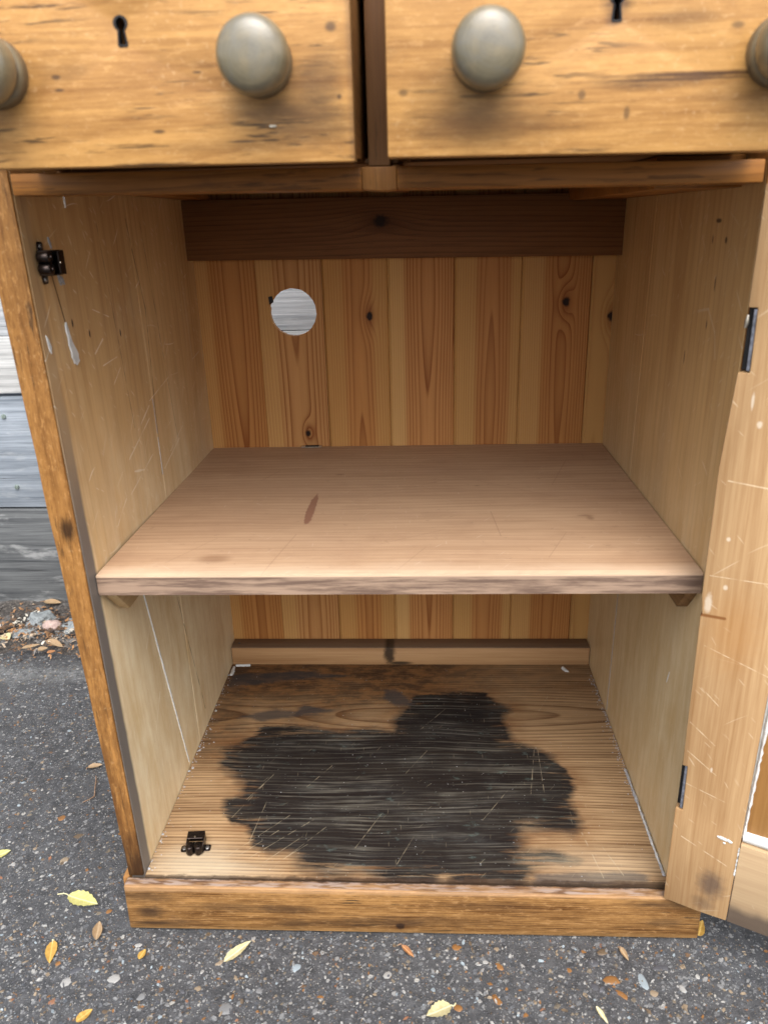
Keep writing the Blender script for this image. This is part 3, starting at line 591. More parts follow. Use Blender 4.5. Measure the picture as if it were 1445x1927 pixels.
DST = wood('door_stile_wood', 'ZXY', pith=(.02, .20), seed=61, marks=stile_marks, **DOORS)
DRL = wood('door_rail_wood', 'XZY', pith=(.0, .2), seed=66, marks=lambda n, G, U, W, col: n.mix(n.mul(n.ss(n.mul(n.add(U, n.mul(n.sub(n.noise(n.mul(G, 40), n.mul(U, 30), 0, 3), .5), .02)), -1), -.028, -.012), .8), n.mix(.35, col, (.5, .40, .27, 1)), (.07, .055, .05, 1)), **DOORS)
DPN = wood('door_panel_wood', 'ZXY', (.38, .195, .062, 1), (.2, .085, .022, 1), freq=100, pith=(.15, .2), ringc=.5, rough=.42, seed=71, blot=.4)
CLEAT = wood('shelf_cleat_wood', 'YZX', (.42, .29, .15, 1), (.27, .16, .07, 1), freq=150, ringc=.3, seed=81)
CLEATD = wood('dark_shelf_cleat_wood', 'YZX', (.25, .14, .06, 1), (.1, .045, .018, 1), freq=150, ringc=.4, seed=83, grime=.8)
CARC = wood('carcass_wood', 'XYZ', (.2, .11, .05, 1), (.11, .05, .02, 1), freq=120, ringc=.4, seed=91)
BACKO = None
WHITE = plain('white_filler', (.62, .63, .62, 1), .7, 0, .12, 120, .5)
LILAC = plain('pale_grey_filler', (.40, .40, .41, 1), .7, 0, .25, 200, .5)
BRONZE = plain('dark_bronze_metal', (.045, .034, .03, 1), .3, .85, .3, 300, .15)
STEEL = plain('grey_hinge_steel', (.20, .21, .25, 1), .5, .25, .4, 160, .2)
BLACKM = plain('blackened_iron', (.022, .02, .02, 1), .6, .3, .3, 160, .3)
SCREW = plain('screw_steel', (.22, .21, .2, 1), .4, .7, .3, 300, .1)
NICKEL = plain('screw_nickel', (.62, .56, .46, 1), .3, .95, .2, 300, .1)

# ================================================================== THE CUPBOARD
cup = thing('pine_cupboard', 'old stripped pine cupboard standing open on tarmac, its floor stained black', 'cupboard', (0, 0, 0))
def xl(y, z): f = z / .753; return (-.308 - .014 * f) * (1 - y / .506) + (-.310 - .0025 * f) * (y / .506)
def xr(y, z): f = z / .753; return (.3065 + .0035 * f) * (1 - y / .506) + (.310 + .002 * f) * (y / .506)
def xo(z): return -.3255 - .0247 * z / .70
ZT, ZB = .94, -.0630
def wall(side, yb0, yt0, yb1, yt1, mat, name='side_board'):
    """a board of the side, between the (possibly slanting) joints yb0-yt0 and yb1-yt1, given at z=0 and z=.753"""
    f = lambda b, t_, z: b + (t_ - b) * z / .753
    q = [(f(yb0, yt0, ZB), ZB), (f(yb1, yt1, ZB), ZB), (f(yb1, yt1, ZT), ZT), (f(yb0, yt0, ZT), ZT)]
    if side < 0: a = [(xl(y, z), y, z) for y, z in q]; b = [(xo(z), y, z) for y, z in q]
    else: a = [(xr(y, z), y, z) for y, z in q]; b = [(.3275 + .012 * z / .75, y, z) for y, z in q]
    return hexo(name, a, b, mat, cup, .0007, seg=1)
wall(-1, .0042, .0042, .2032, .0400, LW); wall(-1, .2036, .0406, .258, .262, LW); wall(-1, .2584, .2624, .515, .515, LW)
wall(1, .0042, .0042, .338, .320, RW); wall(1, .3384, .3204, .515, .515, RW)
# polished front edges (stiles)
for side in (-1, 1):
    if side < 0: inn = lambda z: xl(0, z) - .0002; out = lambda z: xo(z) - .0006
    else: inn = lambda z: xr(0, z) + .0002; out = lambda z: .328 + .012 * z / .75
    zz = np.linspace(.0012 if side < 0 else -.003, ZT, 30); bm = bmesh.new(); pv = None
    for z in zz:
        j = lambda: random.uniform(-.0004, .0004)
        q = [bm.verts.new(p) for p in ((inn(z) + j(), .0003 + j(), z), (inn(z), .0040, z), (out(z), .0040, z), (out(z) + j(), .0003 + j(), z))]
        if pv:
            for a in range(4): bm.faces.new((pv[a], pv[(a + 1) % 4], q[(a + 1) % 4], q[a]))
        else: bm.faces.new(q)
        pv = q
    bm.faces.new(pv[::-1]); fin('stile_edge', bm, EDGE, cup, .0016, 2)
# back: seven tongue and groove boards, one with a cable hole
bx = [(-.316, -.2200), (-.2200, -.1216), (-.1216, -.0230), (-.0230, .0767), (.0767, .1763), (.1763, .2787), (.2787, .316)]
bands = [(.024, .2), (.026, .2), (.032, .074), (.026, .2), (.034, .083), (.034, .2), (.2, .3)]
pithk = [(.06, .06), (.055, .075), (.055, .045), (.06, .06), (.055, .05), (.062, .05), (.02, .09)]
kn = [(), ((.408, -.1556, .0055),), ((.5893, -.0516, .0068),), (), (), ((.6042, .2425, .0072),), ((.5819, .3107, .0075),)]
cols = [((.50, .265, .088, 1), (.45, .205, .062, 1)), ((.51, .28, .098, 1), (.49, .25, .09, 1)), ((.48, .25, .08, 1), (.46, .21, .064, 1)), ((.56, .325, .12, 1), (.49, .23, .077, 1)), ((.47, .255, .085, 1), (.43, .195, .062, 1)), ((.47, .255, .088, 1), (.42, .19, .058, 1)), ((.45, .245, .082, 1), (.43, .21, .07, 1))]
for i, (x0, x1) in enumerate(bx):
    mt = wood('back_board_wood', 'ZXY', cols[i][0], BD, freq=(330, 300, 300, 360, 320, 350, 380)[i], pith=(x0 + pithk[i][0], .506 + pithk[i][1] * .55), wob=.007, ringc=.95, fib=.12, blot=.2, rough=.55, bump=.12, seed=100 + 7 * i, base=.12,
              knots=kn[i], band=(x0 + bands[i][0], x0 + bands[i][1]), bandcol=cols[i][1], spec=.15)
    bm = bmesh.new(); a, b = x0 + .0003, x1 - .0003
    ch = .0032
    prof = [(x0 + .00004, .516), (x0 + .00004, .5098), (a + .0003, .5095), (a + .0003, .506 + ch * .8), (a + .0003 + ch, .506), (b - ch * .6, .506), (b, .506 + ch * .6), (b, .5095), (x1 - .00004, .5098), (x1 - .00004, .516)]
    if i != 1:
        hexa(bm, [(x, y, -.055) for x, y in prof], [(x, y, .90) for x, y in prof]); fin('back_board', bm, mt, cup, 0)
    else:
        hole = [(-.1671 + .0352 * (1 + (.0 if not (2.75 < q < 2.95) else .05)) * math.cos(q) + random.uniform(-.0004, .0004), .5972 + .0352 * math.sin(q) + random.uniform(-.0004, .0004)) for q in np.linspace(0, 2 * math.pi, 72, endpoint=False)]
        plate(bm, [(x0 + .0001, -.055), (x1 - .0001, -.055), (x1 - .0001, .90), (x0 + .0001, .90)], [hole], lambda u, v, d: (u, d, v), .506, .516)
        fin('back_board', bm, mt, cup, .0012, 1, angle=40)
bm = bmesh.new()
hexa(bm, [(-.2035, .5045, .621), (-.1975, .5045, .622), (-.1955, .5045, .613), (-.2025, .5045, .609)], [(-.203, .5055, .6205), (-.1975, .5055, .6215), (-.196, .5055, .6135), (-.202, .5055, .610)])
fin('splinter', bm, BLACKM, cup, .0003, 1)
# rails
hexo('back_rail', [(-.3122, .4735, .6766), (.3122, .4735, .6700), (.3125, .4735, .7535), (-.3125, .4735, .7585)], [(-.3122, .5050, .6766), (.3122, .5050, .6700), (.3125, .5050, .7535), (-.3125, .5050, .7585)], WDARK, cup, .0012)
def rail(x0, x1, y0, y1, zl, zr_, tl, tr):
    f = lambda x, a, b: a + (b - a) * (x + .322) / .63
    return [(x0, y0, f(x0, zl, zr_)), (x1, y0, f(x1, zl, zr_)), (x1, y0, f(x1, tl, tr)), (x0, y0, f(x0, tl, tr))], [(x0, y1, f(x0, zl, zr_)), (x1, y1, f(x1, zl, zr_)), (x1, y1, f(x1, tl, tr)), (x0, y1, f(x0, tl, tr))]
a, b = rail(-.3212, -.0214, .0012, .046, .7530, .7465, .7705, .7645); hexo('front_rail', a, b, WRAIL, cup, .0016)
a, b = rail(.0074, .3078, .0012, .046, .7530, .7465, .7705, .7645); hexo('front_rail', a, b, WRAIL, cup, .0016)
TEN = wood('rail_joint_wood', 'ZXY', (.33, .155, .047, 1), (.14, .057, .015, 1), freq=200, ringc=.4, seed=7, fleck=.4, rough=.45)
hexo('rail_tenon', [(-.0212, .0009, .7500), (-.0020, .0009, .7486), (.0072, .0009, .7497), (.0072, .0009, .7672), (-.0212, .0009, .7676)], [(-.0212, .040, .7500), (-.0020, .040, .7486), (.0072, .040, .7497), (.0072, .040, .7672), (-.0212, .040, .7676)], TEN, cup, .0010)
boxo('drawer_divider', (-.0158, .0022, .0015, .46, .7680, .9385), WDIV, cup, .0012)
boxo('light_stop_board', (-.300, .300, .0475, .472, .7725, .7765), CARC, cup, .0005)  # unseen board added above the rail to keep stray light out
for x0, x1, zb_ in ((-.3085, -.270, .7590), (.232, .3085, .7447)): boxo('drawer_runner', (x0, x1, .0475, .470, zb_, .7715), WRAIL, cup, .001)
boxo('drawer_runner', (-.020, .012, .047, .470, .7610, .7715), WRAIL, cup, .001)
boxo('cupboard_top', (-.365, .358, -.03, .53, .9405, .962), EDGE, cup, .003)
# floor, in two boards, carrying the map of the black stain
MAIN = [(-0.268, 0.241), (-0.262, 0.203), (-0.241, 0.18), (-0.222, 0.161), (-0.222, 0.143), (-0.238, 0.132), (-0.233, 0.108), (-0.222, 0.094), (-0.203, 0.088), (-0.192, 0.069), (-0.184, 0.053), (-0.164, 0.043), (-0.141, 0.04), (-0.133, 0.033), (-0.126, 0.016), (-0.105, 0.011), (-0.074, 0.007), (-0.053, 0.012), (-0.028, 0.007), (-0.011, 0.0), (0.024, -0.003), (0.036, -0.002), (0.045, 0.015), (0.065, -0.001), (0.093, -0.002), (0.132, -0.001), (0.15, 0.014), (0.158, 0.026), (0.207, 0.033), (0.185, 0.047), (0.160, 0.050), (0.143, 0.052), (0.155, 0.080), (0.21, 0.078), (0.223, 0.096), (0.218, 0.121), (0.216, 0.143), (0.226, 0.167), (0.218, 0.199), (0.206, 0.229), (0.183, 0.247), (0.156, 0.261), (0.15, 0.294), (0.144, 0.319), (0.162, 0.346), (0.136, 0.364), (0.124, 0.384), (0.083, 0.386), (0.025, 0.38), (0.012, 0.372), (0.003, 0.345), (-0.022, 0.323), (-0.02, 0.287), (-0.051, 0.292), (-0.101, 0.282), (-0.158, 0.292), (-0.192, 0.294), (-0.216, 0.297), (-0.228, 0.272), (-0.246, 0.254)]
S1 = [(-0.266, 0.318), (-0.234, 0.333), (-0.209, 0.341), (-0.178, 0.333), (-0.167, 0.353), (-0.118, 0.339), (-0.149, 0.329), (-0.191, 0.319), (-0.224, 0.311)]
S2 = [(-0.039, 0.396), (-0.02, 0.402), (-0.008, 0.386), (0.01, 0.355), (-0.019, 0.354), (-0.038, 0.372)]
S3 = [(0.157, 0.012), (0.199, 0.015), (0.269, 0.019), (0.288, 0.013), (0.282, 0.002), (0.218, -0.002), (0.15, -0.002)]
S4 = [(-.30, .44), (-.19, .455), (-.10, .44), (-.2, .425), (-.305, .40)]
SHST = [(-0.111, 0.28), (-0.109, 0.23), (-0.108, 0.182), (-0.108, 0.151), (-0.116, 0.165), (-0.119, 0.201), (-0.118, 0.246)]
def slab(name, x0f, x1f, y0, y1, z1, z0, mat, step, attrs, wear=0.0):
    """a board as a fine grid on top with sides and underside; attrs = {name: [polygons]}"""
    ys = np.arange(y0, y1 + 1e-6, (y1 - y0) / max(2, round((y1 - y0) / step))); k = max(2, round(.62 / step)); V = []; F = []
    T = np.linspace(0, 1, k + 1)
    Yg, Tg = np.meshgrid(ys, T, indexing='ij'); Xg = x0f(Yg) * (1 - Tg) + x1f(Yg) * Tg
    Zg = np.full(Xg.shape, z1)
    if wear: Zg = Zg - wear * np.exp(-(Yg - y0) / .0012) * (1 + 1.5 * (vnoise(Xg * 120 + 90, Yg * 0 + 3, 21) > .6)) * .6
    V = np.stack([Xg, Yg, Zg], -1).reshape(-1, 3); n0 = len(V); i = np.arange(n0).reshape(Xg.shape)
    F = np.stack([i[:-1, :-1], i[:-1, 1:], i[1:, 1:], i[1:, :-1]], -1).reshape(-1, 4).tolist()
    rim = list(i[0, :]) + list(i[1:, -1]) + list(i[-1, -2::-1]) + list(i[-2:0:-1, 0]); rim = [int(q) for q in rim]
    Vb = V[rim].copy(); Vb[:, 2] = z0; m_ = len(rim)
    F += [(rim[q], n0 + q, n0 + (q + 1) % m_, rim[(q + 1) % m_]) for q in range(m_)]; F.append([n0 + q for q in range(m_)])
    A = np.concatenate([V, Vb]); me = bpy.data.meshes.new(name); me.from_pydata(A.tolist(), [], F)
    for an, polys in attrs.items():
        d = np.max([sdf(A[:, 0], A[:, 1], p) for p in polys], axis=0); me.attributes.new(an, 'FLOAT', 'POINT').data.foreach_set('value', d.astype(np.float32))
    return link(name, me, mat, cup)
FA = {'stain': [MAIN], 'stain2': [S1, S2, S3, S4]}
slab('floor_board', lambda y: xl(y, 0) + .0006, lambda y: xr(y, 0) - .0006, .0008, .2938, 0.0, -.018, FLM, .004, FA, .0012)
slab('floor_board', lambda y: xl(y, 0) + .0006, lambda y: xr(y, 0) - .0006, .2944, .505, -.0002, -.018, FLM, .004, FA)
# shelf, of two boards
sxl = lambda y: xl(y, .386) + .0012; sxr = lambda y: xr(y, .386) - .0012
slab('shelf_board', sxl, sxr, .0195, .2948, .3862, .3632, SH, .008, {'stain': [SHST]}, .0008); slab('shelf_board', sxl, sxr, .2952, .505, .3860, .3630, SH, .008, {'stain': [SHST]})
for x0, x1, m_, d in ((-.3098, -.2975, CLEAT, 0), (.2965, .3085, CLEATD, .004)):
    pr = [(.0225 + d, .3626), (.0545, .3300), (.50, .3300), (.50, .3626)]
    hexo('shelf_cleat', [(x0, y, z) for y, z in pr], [(x1, y, z) for y, z in pr], m_, cup, .001)
boxo('floor_batten', (-.3085, .3085, .4740, .5050, .0004, .0345), BAT, cup, .0012)
bm = bmesh.new(); lathe(bm, [(.0024, .0343), (.0024, .0353), (.0, .0356)], 12, lambda p, q, d: (-.297 + p, .4885 + q, d)); fin('nail_head', bm, SCREW, cup, 0, smooth=True)
# plinth
hexo('plinth_board', [(-.3284, -.0160, -.0642), (.3406, -.0160, -.0646), (.3402, -.0160, -.0040), (-.3274, -.0160, .0018)], [(-.3284, -.0006, -.0642), (.3406, -.0006, -.0646), (.3402, -.0006, -.0040), (-.3274, -.0006, .0012)], PL, cup, .0022, seg=3)
PLS = wood('plinth_side_wood', 'YZX', (.30, .15, .05, 1), (.12, .05, .016, 1), freq=200, ringc=.4, seed=45, fleck=.5, grime=.5)
boxo('plinth_side', (-.3345, -.3262, .0000, .515, -.0640, -.0010), PLS, cup, .002); boxo('plinth_side', (.3285, .3395, .0000, .515, -.0645, -.006), PLS, cup, .002)

# ---- drawers (pulled out a little)
def keyhole(cx, top, bot):
    r_ = .0045; out = []
    for q in np.linspace(R(-60), R(240), 22): out.append((cx + r_ * math.cos(q), top - r_ + r_ * math.sin(q)))
    out += [(cx - .0030, bot + .001), (cx - .0022, bot), (cx + .0028, bot), (cx + .0034, bot + .001)]
    return out
def knob_marks(n, G, U, W, col):
    a = n.noise(n.mul(G, 45), n.mul(U, 70), n.mul(W, 45), 4, .6); b = n.noise(n.mul(G, 30), n.mul(U, 30), n.add(n.mul(W, 60), 4), 3, .6)
    col = n.mix(n.mul(n.ss(a, .42, .62), .45), col, (.21, .165, .095, 1)); col = n.mix(n.mul(n.ss(b, .5, .66), .4), col, (.12, .12, .105, 1))
    c = n.m('SQRT', n.add(n.sq(U), n.sq(W))); d = n.noise(n.mul(U, 120), n.mul(W, 120), n.mul(G, 60), 4, .7)
    col = n.mix(n.mul(n.mul(n.ss(n.mul(c, -1), -.007, -.001), n.ss(d, .42, .6)), .6), col, (.07, .065, .055, 1))
    col = n.mix(n.mul(n.mul(n.ss(G, -.0145, -.0128), n.ss(n.mul(G, -1), .0092, .0105)), .85), col, (.035, .022, .014, 1))
    return n.mix(n.mul(n.ss(G, -.010, -.003), .7), col, (.075, .045, .024, 1))
KN = wood('knob_wood', 'YXZ', (.155, .132, .082, 1), (.075, .062, .036, 1), freq=330, pith=(.002, .001), wob=.005, ringc=.3, fib=.15, blot=.7, rough=.3, seed=13, grime=.3, grimecol=(.09, .085, .075, 1), spec=.55, bump=.12, coat=.4, marks=knob_marks)
KPROF = [(0.0, .002), (.0235, .002), (.0238, -.003), (.0225, -.0085), (.0195, -.0112), (.0190, -.0125), (.0216, -.0142), (.0243, -.0185), (.0252, -.0235), (.0249, -.0285), (.0238, -.0325), (.0218, -.0356), (.0188, -.0376), (.0140, -.0392), (.0085, -.0401), (.004, -.0404), (.0, -.0404)]
def drawer(x0, x1, zl, zr_, kx, kz, hx, htop, hbot, mat):
    y0, y1, zt = -.105, -.0855, .9260
    bm = bmesh.new(); hole = keyhole(hx, htop, hbot)
    plate(bm, [(x0, zl), (x1, zr_), (x1, zt), (x0, zt)], [hole], lambda u, v, d: (u, d, v), y0, y1)
    dr = fin('drawer', bm, mat, cup, .0014, 2, angle=60)
    bm = bmesh.new(); rim = [(u + (u - hx) * .12, v + (v - (htop + hbot) / 2) * .04) for u, v in hole]
    inner = [(hx + (u - hx) * .72, (htop + hbot) / 2 + (v - (htop + hbot) / 2) * .9) for u, v in hole]
    plate(bm, rim, [inner], lambda u, v, d: (u, d, v), y0 - .0004, y0 + .006); fin('keyhole_escutcheon', bm, BLACKM, dr, 0)
    bm = bmesh.new(); box(bm, hx - .012, hx + .012, y1 - .0006, y1 + .010, hbot - .01, htop + .01); fin('drawer_lock', bm, BLACKM, dr, .001)
    for sx in (x0 + .0025, x1 - .0135): boxo('drawer_side', (sx, sx + .011, y1 + .0005, .36, zl + .0065, zt - .006), SIDEW, dr, .001)
    boxo('drawer_back', (x0 + .0145, x1 - .0145, .345, .3555, zl + .012, zt - .012), SIDEW, dr, .001)
    boxo('drawer_bottom', (x0 + .0145, x1 - .0145, y1 + .0005, .344, zl + .0105, zl + .0155), SIDEW, dr, .0005)
    boxo('drawer_slip', (x0 + .014, x1 - .014, y1 - .012, y1 + .030, zl + .0012 - .0045, zl + .0065), SIDEW, dr, .0008) if False else None
    for x, z, rot in zip(kx, kz, (0.3, 1.7)):
        bm = bmesh.new(); lathe(bm, KPROF, 40, lambda p, q, d: (p, d, q)); k = fin('knob', bm, KN, dr, 0, smooth=True, loc=(x, y0, z)); k.rotation_euler = (0, rot, 0); k.scale = (.95, .97, .95)
    return dr
SIDEW = wood('drawer_side_wood', 'YZX', (.30, .155, .055, 1), (.15, .065, .022, 1), freq=180, ringc=.4, seed=17, fleck=.3)
d1 = drawer(-.300, -.0187, .7674, .7652, (-.2655, -.0812), (.8275, .8285), -.1742, .8592, .8410, WDL)
d2 = drawer(.0046, .300, .7670, .7636, (.0715, .2655), (.8275, .8235), .1568, .8630, .8445, WDR)
bm = bmesh.new(); box(bm, -.0775, -.0725, -.1068, -.1048, .7882, .7898); fin('pin', bm, NICKEL, d1, .0004, 1)

# ---- door, swung wide open; local X along its width from the hinge, local Y into its thickness
door_rot = Matrix.Rotation(math.atan2(-.462, .887), 4, 'Z'); DH = .7452; TH = .021
def dfin(name, bm, mat, parent, bevel=.001, **k):
    o = fin(name, bm, mat, parent, bevel, **k); return o
bm = bmesh.new(); box(bm, .058, .485, .0085, .0145, .10, .66)
door = fin('door', bm, DPN, cup, .0008); door.matrix_local = Matrix.Translation((.2953, -.016, 0)) @ door_rot
st = [(0, -.0034), (.036, -.0040), (.0660, -.0026), (.0674, .10), (.0745, DH), (.0071, DH), (.0064, .649), (.0138, .6490), (.0144, .5945), (.0048, .5940), (-.0004, .5076), (-.0008, .379), (.0016, .3590), (.0002, .3570), (.0016, .1802), (.0068, .1805), (.0075, .1240), (.0002, .1238)]
bm = bmesh.new(); plate(bm, st, [], lambda u, v, d: (u, d, v), 0, TH); dfin('door_stile', bm, DST, door, .0012, angle=50)
bm = bmesh.new(); box(bm, .478, .545, .0002, TH, -.004, DH); dfin('door_stile', bm, DST, door, .0012)
bm = bmesh.new(); plate(bm, [(.0666, -.0030), (.4776, -.006), (.4776, .1000), (.0680, .1035)], [], lambda u, v, d: (u, d, v), .0003, TH); dfin('door_rail', bm, DRL, door, .0009, angle=50)
bm = bmesh.new(); plate(bm, [(.0745, .655), (.4776, .655), (.4776, DH), (.0750, DH)], [], lambda u, v, d: (u, d, v), .0003, TH); dfin('door_rail', bm, DRL, door, .0009, angle=50)
def ribbon(bm, c, wids, hgt, to3):
    """irregular bead of filler along a centre line c with half-widths wids"""
    n_ = len(c); rows = []
    for i in range(n_):
        a = Vector(c[max(0, i - 1)]); b = Vector(c[min(n_ - 1, i + 1)]); t_ = (b - a).normalized(); nn = Vector((-t_.y, t_.x)); p = Vector(c[i]); w_ = wids[i]
        pr = [(p + nn * w_, -.0004), (p + nn * w_ * .6, -hgt * .8), (p, -hgt), (p - nn * w_ * .6, -hgt * .8), (p - nn * w_, -.0004 + .0), (p - nn * w_, .0012), (p + nn * w_, .0012)]
        rows.append([bm.verts.new(to3(q.x, q.y, d)) for q, d in pr])
    for a, b in zip(rows[:-1], rows[1:]):
        for k in range(7): bm.faces.new((a[k], a[(k + 1) % 7], b[(k + 1) % 7], b[k]))
    bm.faces.new(rows[0]); bm.faces.new(rows[-1][::-1])
def bead(name, p, q, w_, hgt, n_, to3, mat, parent, jit=.4, taper=False):
    c = [(p[0] + (q[0] - p[0]) * i / (n_ - 1), p[1] + (q[1] - p[1]) * i / (n_ - 1)) for i in range(n_)]
    ws = [w_ * (1 + random.uniform(-jit, jit)) * ((.35 + .65 * math.sin(math.pi * i / (n_ - 1))) if taper else 1) for i in range(n_)]
    c = [(x + random.uniform(-w_, w_) * .2, y + random.uniform(-w_, w_) * .2) for x, y in c]
    bm = bmesh.new(); ribbon(bm, c, ws, hgt, to3); return fin(name, bm, mat, parent, 0, smooth=True)
pf = lambda u, v, d: (u, .0085 + d * 1.0, v)
dfc = lambda u, v, d: (u, d, v)
# moulding bead round the recessed panel, caulked white
bm = bmesh.new(); hexa(bm, [(.0676, .0062, .1065), (.0705, .0084, .1135), (.0765, .0084, .655), (.0740, .0062, .655)], [(.0676, .0095, .1065), (.0705, .0095, .1135), (.0765, .0095, .655), (.0740, .0095, .655)]); fin('filler_bead', bm, WHITE, door, .0004, 1)
bead('filler_bead', (.0688, .110), (.0762, .36), .0017, .0042, 60, pf, WHITE, door); bead('filler_bead', (.0762, .36), (.078, .65), .0017, .0042, 40, pf, WHITE, door)
bm = bmesh.new(); ribbon(bm, [(.0690 + .409 * i / 39, .1095 - .0036 * i / 39) for i in range(40)], [.0062 * (1 + random.uniform(-.12, .12)) for i in range(40)], .0055, pf); fin('filler_bead', bm, WHITE, door, 0, smooth=True)
bead('filler_bead', (.0671, .099), (.0666, .062), .0005, .0005, 24, dfc, WHITE, door, .9)
for (u, v, a, b) in ((.0500, .1046, .0050, .0022), (.0570, .1040, .0026, .0019), (.0525, .0995, .001, .0012)):
    bead('paint_splash', (u - a, v + b * .5), (u + a, v - b * .5), b, .0009, 9, dfc, WHITE, door, .3, True)
for z0, z1, u0, u1 in ((.5950, .6486, .0066, .0142), (.1243, .1802, .0006, .0074)):
    bm = bmesh.new(); box(bm, u0, u1 - .0036, .0085, .0115, z0 + .0006, z1 - .0006); hg = fin('hinge', bm, BLACKM, door, .0005, 1)
    bm = bmesh.new(); box(bm, u1 - .0031, u1 - .0003, .0010, .0130, z0 + .0008, z1 - .0008); fin('hinge_leaf', bm, STEEL, hg, .0004, 1)
    bm = bmesh.new(); tube(bm, [(u0 + .0022, .0145, z0 + .001 + (z1 - z0 - .002) * i / 2) for i in range(3)], .0026, 12); fin('hinge_knuckle', bm, BLACKM, hg, 0, smooth=True)
bm = bmesh.new(); tube(bm, [(.0070, .0045, .6425), (.0066, .0040, .637), (.0055, .0045, .632)], [.0012, .0022, .0015], 8); fin('hinge_screw', bm, NICKEL, door, 0, smooth=True)

# ---- double roller catches
def catch(M_):
    bm = bmesh.new(); box(bm, -.0128, .0128, -.0085, .0100, 0.0003, .0015)
    base = fin('roller_catch', bm, BRONZE, cup, .0004, 1); base.matrix_local = M_
    for sx in (-1, 1):
        bm = bmesh.new(); out = [(sx * .0115, -.0052), (sx * .0205, -.0052), (sx * .0222, -.0035), (sx * .0222, .0035), (sx * .0205, .0052), (sx * .0115, .0052)]
        c0 = sx * .0172; hl = [(c0 + .0023 * math.cos(q), .0023 * math.sin(q)) for q in np.linspace(0, 2 * math.pi, 14, endpoint=False)]
        plate(bm, out, [hl], lambda u, v, d: (u, v, d), .0003, .0014); ear = fin('mounting_ear', bm, BRONZE, base, .0002, 1, angle=50)
        bm = bmesh.new(); lathe(bm, [(.0033, .0014), (.0030, .0022), (.0016, .0027), (.0, .0027)], 14, lambda p, q, d: (c0 + p, q, d)); fin('screw_head', bm, SCREW, base, 0, smooth=True)
        bm = bmesh.new(); cx = sx * .0062
        lathe(bm, [(.0058, .0016), (.0062, .0022), (.0062, .0118), (.0056, .0126), (.0022, .0130), (.0020, .0140), (.0, .0141)], 22, lambda p, q, d: (cx + p, -.0072 + q, d)); fin('roller', bm, BRONZE, base, 0, smooth=True)
        bm = bmesh.new()                                                       # springy cheek that carries the roller
        hexa(bm, [(sx * .0118, .0085, .0016), (sx * .0132, .0085, .0016), (sx * .0132, -.0080, .0016), (sx * .0118, -.0080, .0016)], [(sx * .0118, .0085, .0150), (sx * .0132, .0085, .0150), (sx * .0132, -.0060, .0105), (sx * .0118, -.0060, .0105)]); fin('cheek', bm, BRONZE, base, .0003, 1)
    bm = bmesh.new(); hexa(bm, [(-.0116, .0000, .0152), (.0116, .0000, .0152), (.0130, .0125, .0152), (-.0130, .0125, .0152)], [(-.0116, .0000, .0166), (.0116, .0000, .0166), (.0130, .0125, .0166), (-.0130, .0125, .0166)]); fin('cover_plate', bm, BRONZE, base, .0004, 1)
    bm = bmesh.new(); hexa(bm, [(-.0128, .0112, .0016), (.0128, .0112, .0016), (.0128, .0125, .0016), (-.0128, .0125, .0016)], [(-.0128, .0112, .0150), (.0128, .0112, .0150), (.0128, .0125, .0150), (-.0128, .0125, .0150)]); fin('back_plate', bm, BRONZE, base, .0003, 1)
    bm = bmesh.new(); lathe(bm, [(.0013, .0167), (.0012, .0172), (.0, .0174)], 10, lambda p, q, d: (p, .0025 + q, d)); fin('rivet', bm, NICKEL, base, 0, smooth=True)
    bm = bmesh.new(); lathe(bm, [(.0016, .0016), (.0016, .0075), (.0010, .0085), (.0, .0085)], 10, lambda p, q, d: (p, .0012 + q, d)); fin('catch_screw', bm, NICKEL, base, 0, smooth=True)
    return base
catch(Matrix.Translation((-.2575, .0450, .0002)) @ Matrix.Rotation(R(4), 4, 'Z') @ Matrix.Diagonal((.82, 1, 1, 1)))
zc, yc = .6965, .0310
# on the wall: local z -> +X, local x -> -Z, local y -> +Y
catch(Matrix.Translation((xl(yc, zc) + .0002, yc, zc)) @ Matrix(((0, 0, 1, 0), (0, 1, 0, 0), (-1, 0, 0, 0), (0, 0, 0, 1))) @ Matrix.Diagonal((.84, 1, 1, 1)))

# ---- filler, paint and bits left on the wood
lwf = lambda u, v, d: (xl(u, v) - d, u, v)
J1 = lambda z: .2034 + (.0403 - .2034) * z / .753
bead('filler_line', (J1(.352), .352), (J1(.235), .235), .00035, .0003, 40, lwf, WHITE, cup, .7); bead('filler_line', (J1(.235), .235), (J1(.008), .008), .0009, .0006, 60, lwf, WHITE, cup, .35)
bead('filler_line', (.2602, .47), (.2596, .42), .0007, .0005, 30, lwf, WHITE, cup, .8); bead('filler_line', (.261, .52), (.2605, .475), .0004, .0004, 26, lwf, LILAC, cup, .9)
def patch(pts, h, mat, to3):
    bm = bmesh.new(); plate(bm, pts, [], to3, -h, .0008); return fin('filler_patch', bm, mat, cup, h * .5, 1, angle=50)
patch([(.0555, .637), (.058, .6405), (.0605, .634), (.0615, .629), (.0635, .6215), (.067, .616), (.0705, .6115), (.0728, .607), (.0715, .6035), (.0735, .600), (.0695, .5985), (.066, .5965), (.0645, .599), (.0615, .5985), (.060, .603), (.0575, .606), (.0585, .611), (.056, .618), (.0568, .626), (.055, .631)], .0009, WHITE, lwf)
patch([(.0125, .634), (.0165, .630), (.0195, .622), (.0175, .6155), (.0145, .619)], .0007, WHITE, lwf)
for k in range(3): bead('filler_patch', (.0605 + k * .0032, .6845 - k * .001), (.0635 + k * .0032, .6745 + .002 * (k % 2)), .0012, .0007, 10, lwf, LILAC, cup, .4, True)
bead('filler_patch', (.0535, .7185), (.0565, .7085), .0011, .0006, 12, lwf, LILAC, cup, .4, True)
bead('filler_patch', (.478, .541), (.489, .528), .0022, .0005, 8, lwf, LILAC, cup, .3)
